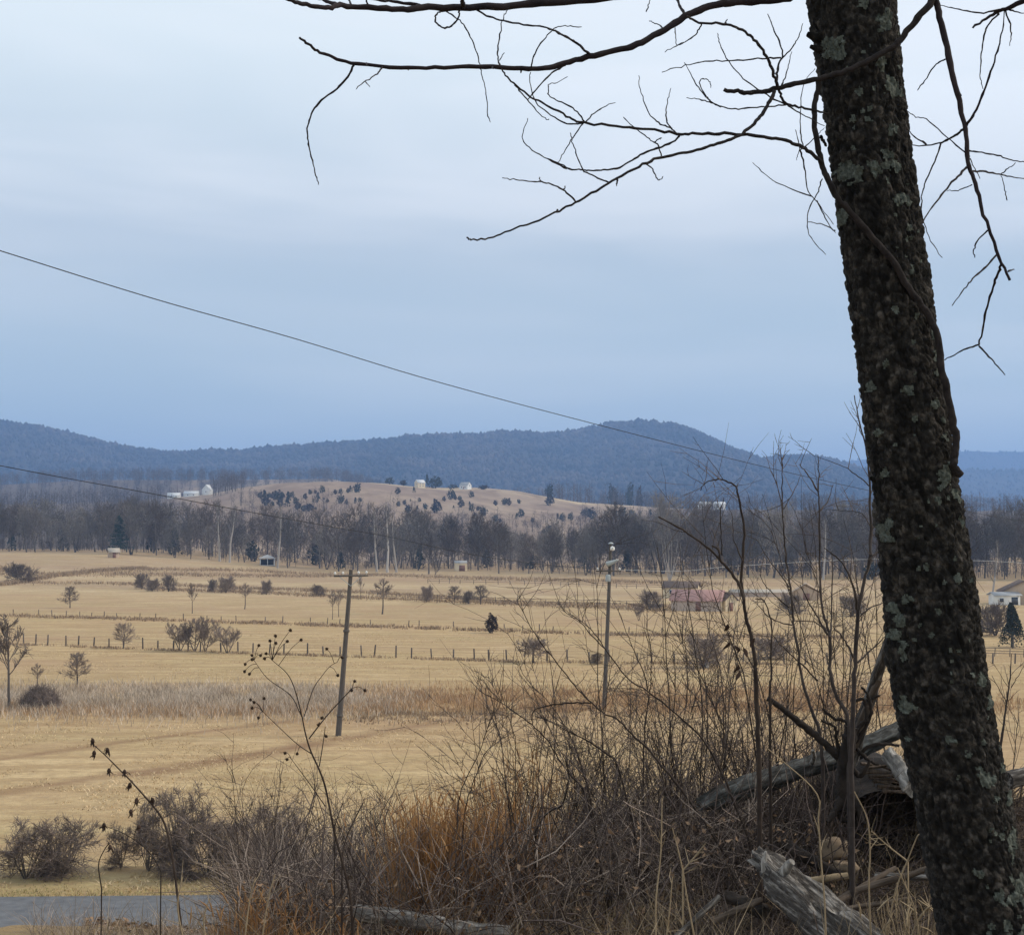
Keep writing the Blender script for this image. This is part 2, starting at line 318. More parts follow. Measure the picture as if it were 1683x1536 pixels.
def ground_material(name, hill=False):
    m = bpy.data.materials.new(name); m.use_nodes = True; nt = m.node_tree; L = nt.links; b = nt.nodes['Principled BSDF']
    b.inputs['Roughness'].default_value = 0.95; b.inputs['Specular IOR Level'].default_value = 0.1
    def nd(t, **k):
        n = nt.nodes.new(t)
        for a, v in k.items(): setattr(n, a, v)
        return n
    def mth(op, a, c=None, d=None):
        n = nd('ShaderNodeMath', operation=op)
        for i, v in enumerate((a, c, d)):
            if v is None: continue
            if isinstance(v, (int, float)): n.inputs[i].default_value = v
            else: L.new(v, n.inputs[i])
        return n.outputs[0]
    geo = nd('ShaderNodeNewGeometry'); sp = nd('ShaderNodeSeparateXYZ'); L.new(geo.outputs['Position'], sp.inputs[0])
    def noise(scale, stretch=(1, 1, 1), det=5, rot=0.0):
        mp_ = nd('ShaderNodeMapping'); mp_.inputs['Scale'].default_value = stretch; mp_.inputs['Rotation'].default_value = (0, 0, rot)
        L.new(geo.outputs['Position'], mp_.inputs[0])
        n = nd('ShaderNodeTexNoise'); n.inputs['Scale'].default_value = scale; n.inputs['Detail'].default_value = det; n.inputs['Roughness'].default_value = 0.65
        L.new(mp_.outputs[0], n.inputs['Vector']); return n.outputs[0]
    def ramp(src, stops):
        r = nd('ShaderNodeValToRGB'); e = r.color_ramp.elements
        for i, (p, c) in enumerate(stops):
            x = e[i] if i < 2 else e.new(p)
            x.position = p; x.color = (*c, 1)
        L.new(src, r.inputs[0]); return r.outputs[0]
    def mix(fac, a, c, blend='MIX'):
        n = nd('ShaderNodeMix', data_type='RGBA', blend_type=blend)
        if isinstance(fac, (int, float)): n.inputs[0].default_value = fac
        else: L.new(fac, n.inputs[0])
        for i, v in ((6, a), (7, c)):
            if isinstance(v, tuple): n.inputs[i].default_value = (*v, 1)
            else: L.new(v, n.inputs[i])
        return n.outputs[2]
    if not hill:
        # fields of different hay, bounded by the fence lines (which run slightly aslant)
        yy = mth('ADD', sp.outputs[1], mth('MULTIPLY', sp.outputs[0], 0.35))
        yy = mth('ADD', yy, mth('MULTIPLY', mth('SUBTRACT', noise(0.03, (0.4, 1, 1), 3), 0.5), 26.0))
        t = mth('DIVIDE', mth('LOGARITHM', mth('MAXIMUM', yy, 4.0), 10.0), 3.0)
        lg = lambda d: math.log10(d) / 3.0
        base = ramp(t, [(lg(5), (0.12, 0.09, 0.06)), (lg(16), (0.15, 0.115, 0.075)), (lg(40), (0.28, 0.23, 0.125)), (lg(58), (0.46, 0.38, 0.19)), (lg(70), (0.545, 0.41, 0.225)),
                        (lg(100), (0.535, 0.385, 0.21)), (lg(124), (0.46, 0.32, 0.18)), (lg(152), (0.50, 0.37, 0.20)), (lg(182), (0.53, 0.385, 0.205)), (lg(192), (0.47, 0.34, 0.19)),
                        (lg(240), (0.54, 0.395, 0.21)), (lg(262), (0.46, 0.335, 0.195)), (lg(318), (0.52, 0.385, 0.22)), (lg(350), (0.58, 0.455, 0.28)), (lg(372), (0.37, 0.27, 0.18)),
                        (lg(410), (0.58, 0.46, 0.29)), (lg(450), (0.36, 0.255, 0.175)), (lg(520), (0.50, 0.385, 0.24)), (lg(600), (0.28, 0.20, 0.14))])
        st = noise(0.30, (0.35, 1.0, 1), 6, 0.10)       # mowing streaks
        col = mix(ramp(st, [(0.44, (0, 0, 0)), (0.64, (0.62, 0.62, 0.62))]), base, (0.33, 0.215, 0.105))
        col = mix(ramp(noise(0.22, (0.30, 1.0, 1), 6, -0.06), [(0.50, (0, 0, 0)), (0.68, (0.55, 0.55, 0.55))]), col, (0.68, 0.52, 0.30))
        col = mix(ramp(noise(0.045, (1, 1.6, 1), 4), [(0.45, (0, 0, 0)), (0.72, (0.6, 0.6, 0.6))]), col, (0.40, 0.315, 0.155))
        col = mix(ramp(noise(1.7, (0.6, 1, 1), 7), [(0.30, (0.9, 0.9, 0.9)), (0.60, (0, 0, 0))]), col, mix(0.6, col, (0.22, 0.145, 0.08)))
        col = mix(ramp(noise(0.028, (1, 1.9, 1), 5, 0.3), [(0.50, (0, 0, 0)), (0.70, (0.6, 0.6, 0.6))]), col, (0.385, 0.25, 0.15))
        # worn, rusty wheel lines running up the near meadow
        for (ax, ay, bx_, by_, w) in [(-31.5, 88, -16.0, 107, 1.0), (-16.0, 107, -3.5, 126, 1.3), (-40, 97, -19, 121, 0.7)]:
            dx, dy = bx_ - ax, by_ - ay; l = math.hypot(dx, dy); nx, ny = -dy / l, dx / l
            dist = mth('ABSOLUTE', mth('ADD', mth('ADD', mth('MULTIPLY', sp.outputs[0], nx), mth('MULTIPLY', sp.outputs[1], ny)), mth('SUBTRACT', mth('MULTIPLY', mth('SUBTRACT', noise(0.15), 0.5), 3.0), ax * nx + ay * ny)))
            along = mth('ADD', mth('ADD', mth('MULTIPLY', sp.outputs[0], dx / l), mth('MULTIPLY', sp.outputs[1], dy / l)), -(ax * dx + ay * dy) / l)
            ok = mth('MULTIPLY', mth('GREATER_THAN', along, -14.0), mth('LESS_THAN', along, l + 4.0))
            fac = mth('MULTIPLY', ok, mth('MULTIPLY', mth('SUBTRACT', 1.0, mth('MINIMUM', mth('DIVIDE', dist, w * 1.6), 1.0)), 0.75))
            col = mix(fac, col, (0.24, 0.145, 0.08))
        rows_ = nd('ShaderNodeTexWave', wave_type='BANDS', bands_direction='Y'); rows_.inputs['Scale'].default_value = 0.075; rows_.inputs['Distortion'].default_value = 9.0; rows_.inputs['Detail'].default_value = 4.0; rows_.inputs['Detail Scale'].default_value = 0.6
        L.new(geo.outputs['Position'], rows_.inputs['Vector'])
        col = mix(ramp(rows_.outputs['Fac'], [(0.55, (0, 0, 0)), (0.95, (0.42, 0.42, 0.42))]), col, (0.34, 0.23, 0.12))
        bsc, bdist = 2.6, 0.16
    else:
        t = mth('DIVIDE', sp.outputs[1], 2600.0)
        base = ramp(t, [(700 / 2600, (0.30, 0.22, 0.15)), (950 / 2600, (0.225, 0.165, 0.12)), (1200 / 2600, (0.245, 0.172, 0.128)), (1348 / 2600, (0.255, 0.185, 0.138)), (1362 / 2600, (0.50, 0.39, 0.245)), (1415 / 2600, (0.44, 0.34, 0.22)), (1460 / 2600, (0.10, 0.08, 0.065)), (1.0, (0.08, 0.07, 0.06))])
        col = mix(ramp(noise(0.014, (1, 0.6, 1), 6), [(0.42, (0, 0, 0)), (0.62, (0.9, 0.9, 0.9))]), base, (0.35, 0.265, 0.185))
        col = mix(ramp(noise(0.05, (1, 0.4, 1), 6), [(0.36, (0.85, 0.85, 0.85)), (0.56, (0, 0, 0))]), col, (0.20, 0.14, 0.10))
        rat = mth('DIVIDE', sp.outputs[0], sp.outputs[1]); wob = mth('MULTIPLY', mth('SUBTRACT', noise(0.01), 0.5), 0.04)
        rat = mth('ADD', rat, wob)
        flank = mth('MAXIMUM', mth('MULTIPLY', mth('SUBTRACT', -0.212, rat), 60.0), mth('MULTIPLY', mth('SUBTRACT', rat, 0.108), 60.0))
        cl = nd('ShaderNodeClamp'); L.new(flank, cl.inputs[0])
        col = mix(cl.outputs[0], col, (0.13, 0.10, 0.078))      # leaf-strewn woodland floor
        bsc, bdist = 0.12, 1.0
    L.new(col, b.inputs['Base Color'])
    bn = nd('ShaderNodeBump'); bn.inputs['Strength'].default_value = 0.9; bn.inputs['Distance'].default_value = bdist
    L.new(noise(bsc, (1, 1, 1), 6), bn.inputs['Height']); L.new(bn.outputs[0], b.inputs['Normal'])
    return m
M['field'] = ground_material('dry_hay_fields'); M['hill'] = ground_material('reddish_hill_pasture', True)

# ------------------------------------------------------------------ ground, hillside, road, mountains
def sheet(name, ys, ncol, m, wfun, zoff=0.0):
    ys = np.asarray(ys, float); s = np.linspace(-1, 1, ncol); s = np.sign(s) * np.abs(s) ** 1.25
    Y = np.repeat(ys[:, None], ncol, 1); X = s[None, :] * wfun(ys)[:, None]
    V = np.stack([X, Y, T(X, Y) + zoff], -1).reshape(-1, 3)
    i = np.arange(len(ys) - 1)[:, None] * ncol + np.arange(ncol - 1)[None, :]
    me = mesh_from(name, V, [np.stack([i, i + 1, i + 1 + ncol, i + ncol], -1).reshape(-1, 4)])
    me.materials.append(m); o = bpy.data.objects.new(name, me); COL.objects.link(o); o['kind'] = 'structure'
    return o
ys = np.concatenate([np.arange(-40, 3, 2.0), np.arange(3, 16, 0.22), np.arange(16, 70, 0.8), 70 * (700 / 70) ** np.linspace(0, 1, 130)])
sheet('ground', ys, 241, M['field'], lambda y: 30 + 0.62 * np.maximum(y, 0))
ys2 = np.concatenate([700 * (2900 / 700) ** np.linspace(0, 1, 110), [3200, 4200, 6000, 9000, 12500]])
sheet('hillside', ys2, 221, M['hill'], lambda y: 30 + 0.62 * y)
# road under the bank
rm = MB(); xs = np.linspace(-60, 60, 121); prof = [(-3.1, 0.02), (-2.8, 0.06), (0, 0.10), (2.8, 0.06), (3.1, 0.02)]
V = []; 
for x in xs:
    yc = 62.6 + 0.035 * x
    for o_, h in prof: V.append((x, yc + o_, Tz(x, yc + o_) + h))
V = np.array(V); i = np.arange(120)[:, None] * 5 + np.arange(4)[None, :]
rm.raw(V, np.stack([i, i + 1, i + 6, i + 5], -1).reshape(-1, 4)); road = rm.build('road', M['asphalt']); road['kind'] = 'structure'

RID = np.array([(-900, 700), (-500, 672), (-200, 668), (0, 690), (60, 697), (130, 714), (200, 730), (280, 740), (400, 738), (450, 731), (520, 727), (600, 721), (700, 713), (820, 709), (900, 710), (960, 703), (1000, 693), (1060, 690), (1110, 691), (1150, 707), (1200, 732), (1250, 751), (1290, 746), (1330, 745), (1380, 755), (1425, 772), (1500, 800), (1600, 822), (1800, 830), (2600, 790)])
RMID = np.array([(900, 830), (1300, 805), (1450, 778), (1560, 766), (1683, 769), (2000, 772), (2600, 790)])
RFAR = np.array([(-900, 780), (900, 775), (1300, 762), (1420, 752), (1500, 742), (1600, 738), (1683, 740), (2000, 748), (2600, 740)])
def mountain(name, tab, y0, y1, y2, seed, ntree, th, rough=0.07, pxlim=(-350, 2050)):
    ny, nx = 90, 360
    pxs = np.linspace(pxlim[0], pxlim[1], nx); yv = np.concatenate([np.linspace(y0, y1, 66), np.linspace(y1, y2, 25)[1:]])
    def Z(x, y):
        px = px_of(x, np.full_like(np.asarray(x, float), y1) if np.ndim(x) else y1)
        zr = (HOR - np.interp(px, tab[:, 0], tab[:, 1])) / F * y1 + CZ - th * 0.7
        t = np.where(y < y1, (np.asarray(y) - y0) / (y1 - y0), 1 - (np.asarray(y) - y1) / (y2 - y1) * 0.8)
        s = np.clip(t, 0, 1) ** 0.85
        spur = np.abs(fbm(np.asarray(x) / 420, np.asarray(y) / 1500, 4, seed)) * 1.0
        return np.maximum(zr * s * (1 - spur * 0.75 * (1 - s) * 1.8) + fbm(np.asarray(x) / 130, np.asarray(y) / 130, 3, seed + 9) * zr * rough * (1 - s * 0.7), 0.5)
    Y = np.repeat(yv[:, None], nx, 1); X = ((pxs - IW / 2) / F * y1)[None, :].repeat(len(yv), 0)
    V = np.stack([X, Y, Z(X, Y)], -1).reshape(-1, 3)
    i = np.arange(len(yv) - 1)[:, None] * nx + np.arange(nx - 1)[None, :]
    me = mesh_from(name, V, [np.stack([i, i + 1, i + 1 + nx, i + nx], -1).reshape(-1, 4)]); me.materials.append(M['mtn'])
    o = bpy.data.objects.new(name, me); COL.objects.link(o); o['kind'] = 'structure'
    # woodland cover: a coat of separate small crowns
    r = np.random.default_rng(seed)
    nr = ntree // 6
    x = np.concatenate([r.uniform(X.min(), X.max(), ntree), r.uniform(X.min(), X.max(), nr)])
    y = np.concatenate([y0 + (y1 - y0) * r.uniform(0.12, 1.0, ntree), y1 + r.uniform(-60, 30, nr)])
    h = th * r.uniform(0.55, 1.15, len(x)) * np.where(r.random(len(x)) < 0.07, 1.35, 1.0); w = h * r.uniform(0.28, 0.52, len(x))
    z = Z(x, y) - h * 0.1
    a0 = r.uniform(0, 6.28, len(x)); k = 5
    a = a0[:, None] + np.arange(k)[None, :] * 2 * math.pi / k
    ring = lambda rr, hh: np.stack([x[:, None] + np.cos(a) * rr[:, None], y[:, None] + np.sin(a) * rr[:, None], np.repeat((z + hh)[:, None], k, 1)], -1)
    R0 = ring(w * 0.6, h * 0.15); R1 = ring(w * r.uniform(0.8, 1.1, len(x)), h * 0.6)
    top = np.stack([x + r.normal(0, 1, len(x)) * w * 0.15, y, z + h], -1)[:, None, :]
    V = np.concatenate([R0, R1, top], 1); nv = 2 * k + 1; b = (np.arange(len(x)) * nv)[:, None]; c = np.arange(k)[None, :]; c2 = (c + 1) % k
    Q = np.stack([b + c, b + c2, b + k + c2, b + k + c], -1).reshape(-1, 4); Tt = np.stack([b + k + c, b + k + c2, np.broadcast_to(b + 2 * k, (len(x), k))], -1).reshape(-1, 3)
    me = mesh_from(name + '_woodland', V.reshape(-1, 3), [Q, Tt], False); me.materials.append(M['mtn_tree'])
    o2 = bpy.data.objects.new(name + '_woodland', me); COL.objects.link(o2)
    return o, o2
_, w1 = mountain('mountain', RID, 2950, 4600, 5600, 21, 26000, 15)
tag(w1, 'blue hazy woodland covering the long mountain with the knob', 'woodland', kind='stuff')
_, w2 = mountain('far_mountain_spur', RMID, 5200, 6500, 7400, 33, 2500, 16, 0.04, (1150, 2150))
tag(w2, 'hazy woodland on the lower blue ridge right of the trunk', 'woodland', kind='stuff')
_, w3 = mountain('far_ridge', RFAR, 7600, 9000, 10400, 41, 3000, 16, 0.04, (200, 2200))
tag(w3, 'palest blue woodland on the farthest flat ridge', 'woodland', kind='stuff')

# ------------------------------------------------------------------ plant generators
def nrm(v): return v / (np.linalg.norm(v) + 1e-9)
def limb(r, p, d, L, n, wob, up):
    pts = [np.array(p, float)]; d = nrm(np.array(d, float)); st = L / (n - 1)
    for i in range(n - 1):
        d = nrm(d + r.normal(0, wob, 3) + np.array([0, 0, up])); pts.append(pts[-1] + d * st)
    return np.array(pts)
def at_t(pl, t):
    f = t * (len(pl) - 1); i = min(int(f), len(pl) - 2); return pl[i] + (pl[i + 1] - pl[i]) * (f - i), nrm(pl[i + 1] - pl[i])
def bare_tree(seed, H, r0, base=0.25, n1=14, len1=0.45, n2=6, len2=0.5, n3=5, len3=0.5, ang=50, up=0.10, tw=0.03, stems=1, wob=0.10, top=0.92, prof=None, splay=0.12):
    r = np.random.default_rng(seed); trunk, crown = MB(), MB()
    for s in range(stems):
        d0 = np.array([r.normal(0, splay), r.normal(0, splay), 1.0]) if stems > 1 else np.array([r.normal(0, .04), r.normal(0, .04), 1.0])
        if stems > 1: a = s / stems * 6.28 + r.uniform(0, 1); d0 = np.array([math.cos(a) * splay * 2.2, math.sin(a) * splay * 2.2, 1.0])
        hs = H * top * (r.uniform(0.75, 1.0) if stems > 1 else 1)
        tp = limb(r, (0, 0, -0.03 * H), d0, hs * 1.03, 9, 0.05, 0.06)
        tr = r0 * np.array([1.35, 1.0, .9, .8, .68, .55, .42, .28, .12]) * (1 if stems == 1 else 0.7)
        trunk.tube(tp, tr, 7)
        for i in range(n1 if stems == 1 else max(3, n1 // stems + 1)):
            t = base + (0.97 - base) * (i + r.uniform(0, .9)) / (n1 if stems == 1 else max(3, n1 // stems + 1)); t = min(t, .97)
            p, td = at_t(tp, t); az = i * 2.4 + r.uniform(-.5, .5)
            an = math.radians(ang * (1 - 0.35 * t) + r.normal(0, 7)); u = (t - base) / (1 - base)
            pf = (1 - 0.72 * u) if prof is None else prof(u)
            L = len1 * H * pf * r.uniform(.75, 1.15); d = np.array([math.cos(az) * math.sin(an), math.sin(az) * math.sin(an), math.cos(an)])
            l1 = limb(r, p, d, L, 6, wob, up); rr = max(np.interp(t, np.linspace(0, 1, 9), tr) * 0.5, tw * 1.4)
            (trunk if stems < 0 else crown).tube(l1, np.linspace(rr, tw, 6), 5)
            for j in range(n2):
                t2 = 0.2 + 0.8 * (j + r.uniform(0, .9)) / n2; p2, d2 = at_t(l1, min(t2, .99))
                L2 = L * len2 * (1.05 - .55 * t2) * r.uniform(.7, 1.2) + 0.02 * H
                l2 = limb(r, p2, d2 + r.normal(0, .55, 3) + (0, 0, .15), L2, 4, wob * 1.3, up); crown.tube(l2, np.linspace(max(rr * .45, tw), tw * .8, 4), 3)
                for k in range(n3):
                    t3 = 0.15 + .85 * (k + r.uniform(0, .9)) / n3; p3, d3 = at_t(l2, min(t3, .99))
                    l3 = limb(r, p3, d3 + r.normal(0, .6, 3), L2 * len3 * r.uniform(.6, 1.3), 3, wob * 1.4, up); crown.tube(l3, np.linspace(tw * .85, tw * .45, 3), 3)
    return trunk, crown
def proto(name, trunk, crown, mt, mc):
    e = bpy.data.objects.new(name, None); COL.objects.link(e); e.empty_display_size = .3
    trunk.build('trunk', mt, e, origin=(0, 0, 0)); c = crown.build('crown', mc, e, origin=(0, 0, 0)); c['kind'] = 'stuff'
    e['_used'] = 0
    return e
def place(pr, loc, label, cat='tree', group=None, rz=0.0, sc=1.0, name=None):
    if pr['_used'] == 0: o = pr
    else: o = copy_tree(pr)
    pr['_used'] = 1
    if name: o.name = name
    o.location = [float(v) for v in loc]; o.rotation_euler = (0, 0, rz); o.scale = sc if hasattr(sc, '__len__') else (sc,) * 3
    o['label'] = label; o['category'] = cat
    if group: o['group'] = group
    elif 'group' in o: del o['group']
    return o
def tufts(mb, r, n, c, rad, size, flat=0.0, shape='ovoid'):
    """leaf-clump triangles spread through a crown volume"""
    c = np.asarray(c, float); rad = np.asarray(rad, float)
    u = r.normal(0, 1, (n, 3)); u /= np.linalg.norm(u, axis=1, keepdims=True); q = u * (r.uniform(0.35, 1, n) ** 0.5)[:, None]
    if shape == 'cone':
        z = r.uniform(-1, 1, n) ; z = 1 - 2 * np.sqrt(r.uniform(0, 1, n)); z = -z
        rr = np.where(z > -0.75, (1 - z) / 1.75, 1.0) * np.sqrt(r.uniform(0.25, 1, n)); a = r.uniform(0, 6.28, n)
        q = np.stack([rr * np.cos(a), rr * np.sin(a), -(-z)], -1)
    lump = 1 + 0.28 * np.sin(q[:, 0] * 5 + q[:, 2] * 4)[:, None]
    ctr = c + q * rad * lump
    e1 = r.normal(0, 1, (n, 3)); e2 = r.normal(0, 1, (n, 3)); s = size * r.uniform(.6, 1.4, n)[:, None]
    e1 = e1 / np.linalg.norm(e1, axis=1, keepdims=True) * s; e2 = e2 / np.linalg.norm(e2, axis=1, keepdims=True) * s
    V = np.stack([ctr + e1, ctr - e1 * .5 + e2 * .8, ctr - e1 * .5 - e2 * .8], 1).reshape(-1, 3)
    mb.raw(V, None, np.arange(3 * n).reshape(-1, 3))
def cedar_proto(seed, shape='ovoid', m='cedar', n=260, sz=None):
    r = np.random.default_rng(seed); t, c = MB(), MB()
    t.tube(limb(r, (0, 0, -.1), (0, 0, 1), .9, 4, .03, 0), [.05, .04, .03, .01], 5)
    if shape == 'cone': tufts(c, r, n, (0, 0, .48), (.33, .33, .50), sz or .085, shape='cone')
    else: tufts(c, r, n, (0, 0, .53), (.40, .40, .47), sz or .10)
    return proto('cedar_tree', t, c, M['trunkfar'], M[m])

# ------------------------------------------------------------------ tree belt beyond the fields
FRONT = np.array([(-200, 640), (0, 625), (170, 600), (400, 590), (700, 575), (850, 545), (1000, 505), (1200, 485), (1683, 470), (2000, 470)])
belt = []
for s in range(9):
    t, c = bare_tree(100 + s, 1.0, 0.0085 + .0025 * (s % 3), base=[.22, .3, .15, .32, .25, .18, .3, .2, .28][s], n1=20, len1=[.40, .36, .42, .34, .4, .40, .36, .4, .33][s], n2=8, n3=7, ang=[60, 52, 64, 46, 62, 50, 48, 66, 44][s], tw=0.0017, up=.07, stems=[1, 1, 2, 1, 1, 3, 1, 1, 1][s], prof=lambda u: .55 + .45 * math.sin(math.pi * min(1, .25 + .75 * u)) - .25 * u)
    rf = np.random.default_rng(150 + s); nf = 420; q = rf.normal(0, 1, (nf, 3)); q /= np.linalg.norm(q, axis=1, keepdims=True); q = np.array([0, 0, .62]) + q * (rf.uniform(.3, 1, (nf, 1)) ** .5) * ([.27, .22, .3, .2, .26, .26, .22, .28, .2][s], .25, .34)
    d_ = rf.normal(0, .6, (nf, 3)) + (0, 0, .7); d_ /= np.linalg.norm(d_, axis=1, keepdims=True); sd = np.cross(d_, rf.normal(0, 1, (nf, 3))); sd /= np.linalg.norm(sd, axis=1, keepdims=True)
    c.raw(np.stack([q - sd * .0055, q + sd * .0055, q + d_ * rf.uniform(.04, .09, (nf, 1))], 1).reshape(-1, 3), None, np.arange(3 * nf).reshape(-1, 3))
    belt.append(proto('bare_tree', t, c, M['trunkbelt'], M[['bareA', 'bareB', 'bareC'][s % 3]]))
rb = np.random.default_rng(55)
cand = []
for row in range(7):
    x_px = -90 + rb.uniform(0, 20)
    while x_px < 1790:
        d = np.interp(x_px, FRONT[:, 0], FRONT[:, 1]) + row * 20 + rb.uniform(-10, 12) + 22 * float(vnoise(x_px / 70.0, row * .7, 6))
        cand.append((x_px + rb.uniform(-8, 8), d, row)); x_px += rb.uniform(20, 60) * (1 + 0.04 * row)
GAPS = [(425, 470, 2), (735, 775, 1), (880, 960, 0)]
nb = 0
for (px, d, row) in cand:
    if any(a < px < b and row < k for a, b, k in GAPS): continue
    h = (rb.uniform(15, 26) + 11 * float(vnoise(px / 55.0, row * .9 + 3.3, 9))) * np.interp(px, [0, 150, 240, 300, 350, 440, 640, 760, 850, 930, 1000, 1300, 1683], [.95, .85, 1.0, .86, .86, 1.0, 1.06, .92, .72, .72, .95, 1.02, .95]) * (1 - .02 * row)
    if 330 < px < 620 and row > 3: h *= .85
    nb += 1
    if nb > 290: break
    pr = belt[rb.integers(0, 9)]
    place(pr, S(px, d) - (0, 0, .2), 'bare grey tree in the dense woodland belt beyond the pastures', group='bare trees of the woodland belt beyond the pastures', rz=rb.uniform(0, 6.28), sc=(h * rb.uniform(.85, 1.15), h * rb.uniform(.85, 1.15), h))
# the woods behind the belt, one mass
def woodland(name, label, pts, hs, seed, m='wood_far', tw=0.05, dense=1.0, fuzz=0, fs=.35):
    r = np.random.default_rng(seed); mb = MB(); fz = []
    for (x, y), h in zip(pts, hs):
        z = Tz(x, y) - .3; tp = limb(r, (x, y, z), (0, 0, 1), h, 5, .04, .05); mb.tube(tp, np.linspace(.013 * h, tw * .6, 5), 4)
        for i in range(int(13 * dense)):
            t = .25 + .73 * r.random(); p, _ = at_t(tp, t); a = r.uniform(0, 6.28); L = h * .38 * (1.1 - .75 * t) * r.uniform(.6, 1.2)
            l = limb(r, p, (math.cos(a) * .8, math.sin(a) * .8, .6), L, 3, .2, .08); mb.tube(l, np.linspace(tw * 1.6, tw * .7, 3), 3)
            if not fuzz:
                for k in range(5):
                    p2, d2 = at_t(l, r.uniform(.2, .98)); mb.tube(limb(r, p2, d2 + r.normal(0, .6, 3), L * r.uniform(.25, .55), 2, .2, .1), (tw, tw * .4), 3)
        if fuzz:
            q = r.normal(0, 1, (fuzz, 3)); q /= np.linalg.norm(q, axis=1, keepdims=True); q *= r.uniform(.3, 1, (fuzz, 1)) ** .5; w = r.uniform(.22, .32)
            fz.append(np.array([x, y, z + h * .60]) + q * (w * h, w * h, h * .40))
    if fuzz:      # sprays of fine twigs
        c = np.vstack(fz); n = len(c); d = r.normal(0, .7, (n, 3)) + (0, 0, .8); d /= np.linalg.norm(d, axis=1, keepdims=True); L = fs * r.uniform(2, 4.5, (n, 1)); s_ = np.cross(d, r.normal(0, 1, (n, 3))); s_ /= np.linalg.norm(s_, axis=1, keepdims=True)
        mb.raw(np.stack([c - s_ * fs * .28, c + s_ * fs * .28, c + d * L], 1).reshape(-1, 3), None, np.arange(3 * n).reshape(-1, 3))
    o = mb.build(name, M[m]); tag(o, label, 'woodland', kind='stuff'); return o
def scatter(n, px0, px1, d0, d1, r, keep=None):
    out = []
    while len(out) < n:
        px = r.uniform(px0, px1); d = r.uniform(d0, d1)
        if keep and not keep(px, d): continue
        out.append(((px - IW / 2) / F * d, d))
    return out
r_ = np.random.default_rng(77)
p1 = scatter(430, 960, 1800, 640, 1080, r_) + scatter(200, -90, 420, 720, 1000, r_) + scatter(150, 420, 980, 700, 900, r_)
woodland('back_woods', 'bare brown woods massed behind the front tree belt', p1, [r_.uniform(14, 21) if abs(x / d * F + 841 - 700) > 320 else r_.uniform(9, 14) for x, d in p1], 1, tw=.06, dense=.6, fuzz=70, fs=.28)
pu = scatter(900, -90, 1800, 0, 1, r_); pu = [((px - IW / 2) / F * d, d) for px, d in [(r_.uniform(-90, 1800), 0) for _ in range(1000)] for d in [np.interp(px, FRONT[:, 0], FRONT[:, 1]) + r_.uniform(6, 120)]]
woodland('understory', 'dark brushy understory along the foot of the tree belt', pu, r_.uniform(3, 8.5, len(pu)), 8, tw=.05, dense=.4, fuzz=60, fs=.22)
p5 = scatter(560, -90, 300, 980, 1750, r_, lambda a, d: a < 262 or d > 1440 or d < 1100) + scatter(60, 285, 400, 1280, 1420, r_, lambda a, d: a > 350)
woodland('left_hill_woods', 'grey-brown woods on the hill left of the white farm', p5, r_.uniform(12, 18, len(p5)), 9, tw=.08, dense=.5, fuzz=60, fs=.36)
p6 = scatter(560, 380, 1130, 860, 1200, r_, lambda a, d: d < 1075 + 150 * float(vnoise(a / 60., 2.2, 4)) + (90 if a > 950 or a < 460 else 0))
woodland('hill_foot_woods', 'scattered bare thickets at the foot of the hill pasture', p6, r_.uniform(5, 13, len(p6)), 12, tw=.06, dense=.5, fuzz=55, fs=.3)
p2 = scatter(700, -80, 585, 1780, 2240, r_) + scatter(90, 560, 640, 1850, 2200, r_)
woodland('ridge_woods', 'purplish bare woods on the low ridge at left', p2, r_.uniform(14, 20, len(p2)), 2, tw=.12, dense=.4, fuzz=120, fs=.5)
p3 = scatter(230, 845, 1135, 1440, 1640, r_, lambda a, d: a > 905 or d > 1490)
woodland('hill_woods', 'grey bare woods standing behind the crest of the hill pasture', p3, [r_.uniform(17, 23) * (1.0 if x / d * F + 841 > 900 else .7) for x, d in p3], 3, tw=.10, dense=.5, fuzz=70, fs=.42)
p4 = scatter(330, 1130, 1800, 1120, 1500, r_)
woodland('far_right_woods', 'dim bare woods low on the right below the mountains', p4, r_.uniform(12, 18, len(p4)), 4, tw=.09, dense=.5, fuzz=60, fs=.36)

# named trees of the belt
def sp(mb_pair, name, label, loc, mt, mc, h, rz=0, group=None):
    return place(proto(name, mb_pair[0], mb_pair[1], M[mt], M[mc]), loc, label, group=group, rz=rz, sc=h)
pal = [bare_tree(300 + k, 1.0, .019, base=.35, n1=12, len1=.28, n2=5, n3=4, ang=34, tw=.0022, up=.16) for k in range(2)]
pal_p = [proto('pale_tree', t, c, M['pale_bark'], M['bareC']) for t, c in pal]
for k, (px, d, h, lab) in enumerate([(362, 585, 24, 'left one of two pale-trunked trees left of the gazebo'), (378, 583, 23, 'right one of two pale-trunked trees left of the gazebo'), (457, 572, 25, 'pale-trunked tree just right of the gazebo'), (637, 552, 26, 'tallest pale sycamore, centre of the pale clump left of the cream shed'), (620, 560, 24, 'pale sycamore on the left of the pale clump'), (652, 556, 23, 'pale sycamore on the right of the pale clump'), (1352, 470, 19, 'pale-trunked tree behind the brush left of the big trunk'), (1628, 330, 14, 'slim pale tree beside the tan house right of the big trunk')]):
    place(pal_p[k % 2], S(px, d) - (0, 0, .2), lab, rz=k * 1.3, sc=(h * .9, h * .9, h))
t, c = bare_tree(310, 1.0, .010, base=.3, n1=18, len1=.22, n2=4, n3=4, ang=22, tw=.0022, up=.2, stems=7, splay=.16)
sp((t, c), 'pale_tree', 'pale many-stemmed fan-shaped tree behind the maroon-roofed barn', S(1100, 452), 'pale_bark', 'bareA', 17)
t, c = bare_tree(311, 1.0, .018, base=.25, n1=16, len1=.34, n2=7, n3=6, ang=42, tw=.0026)
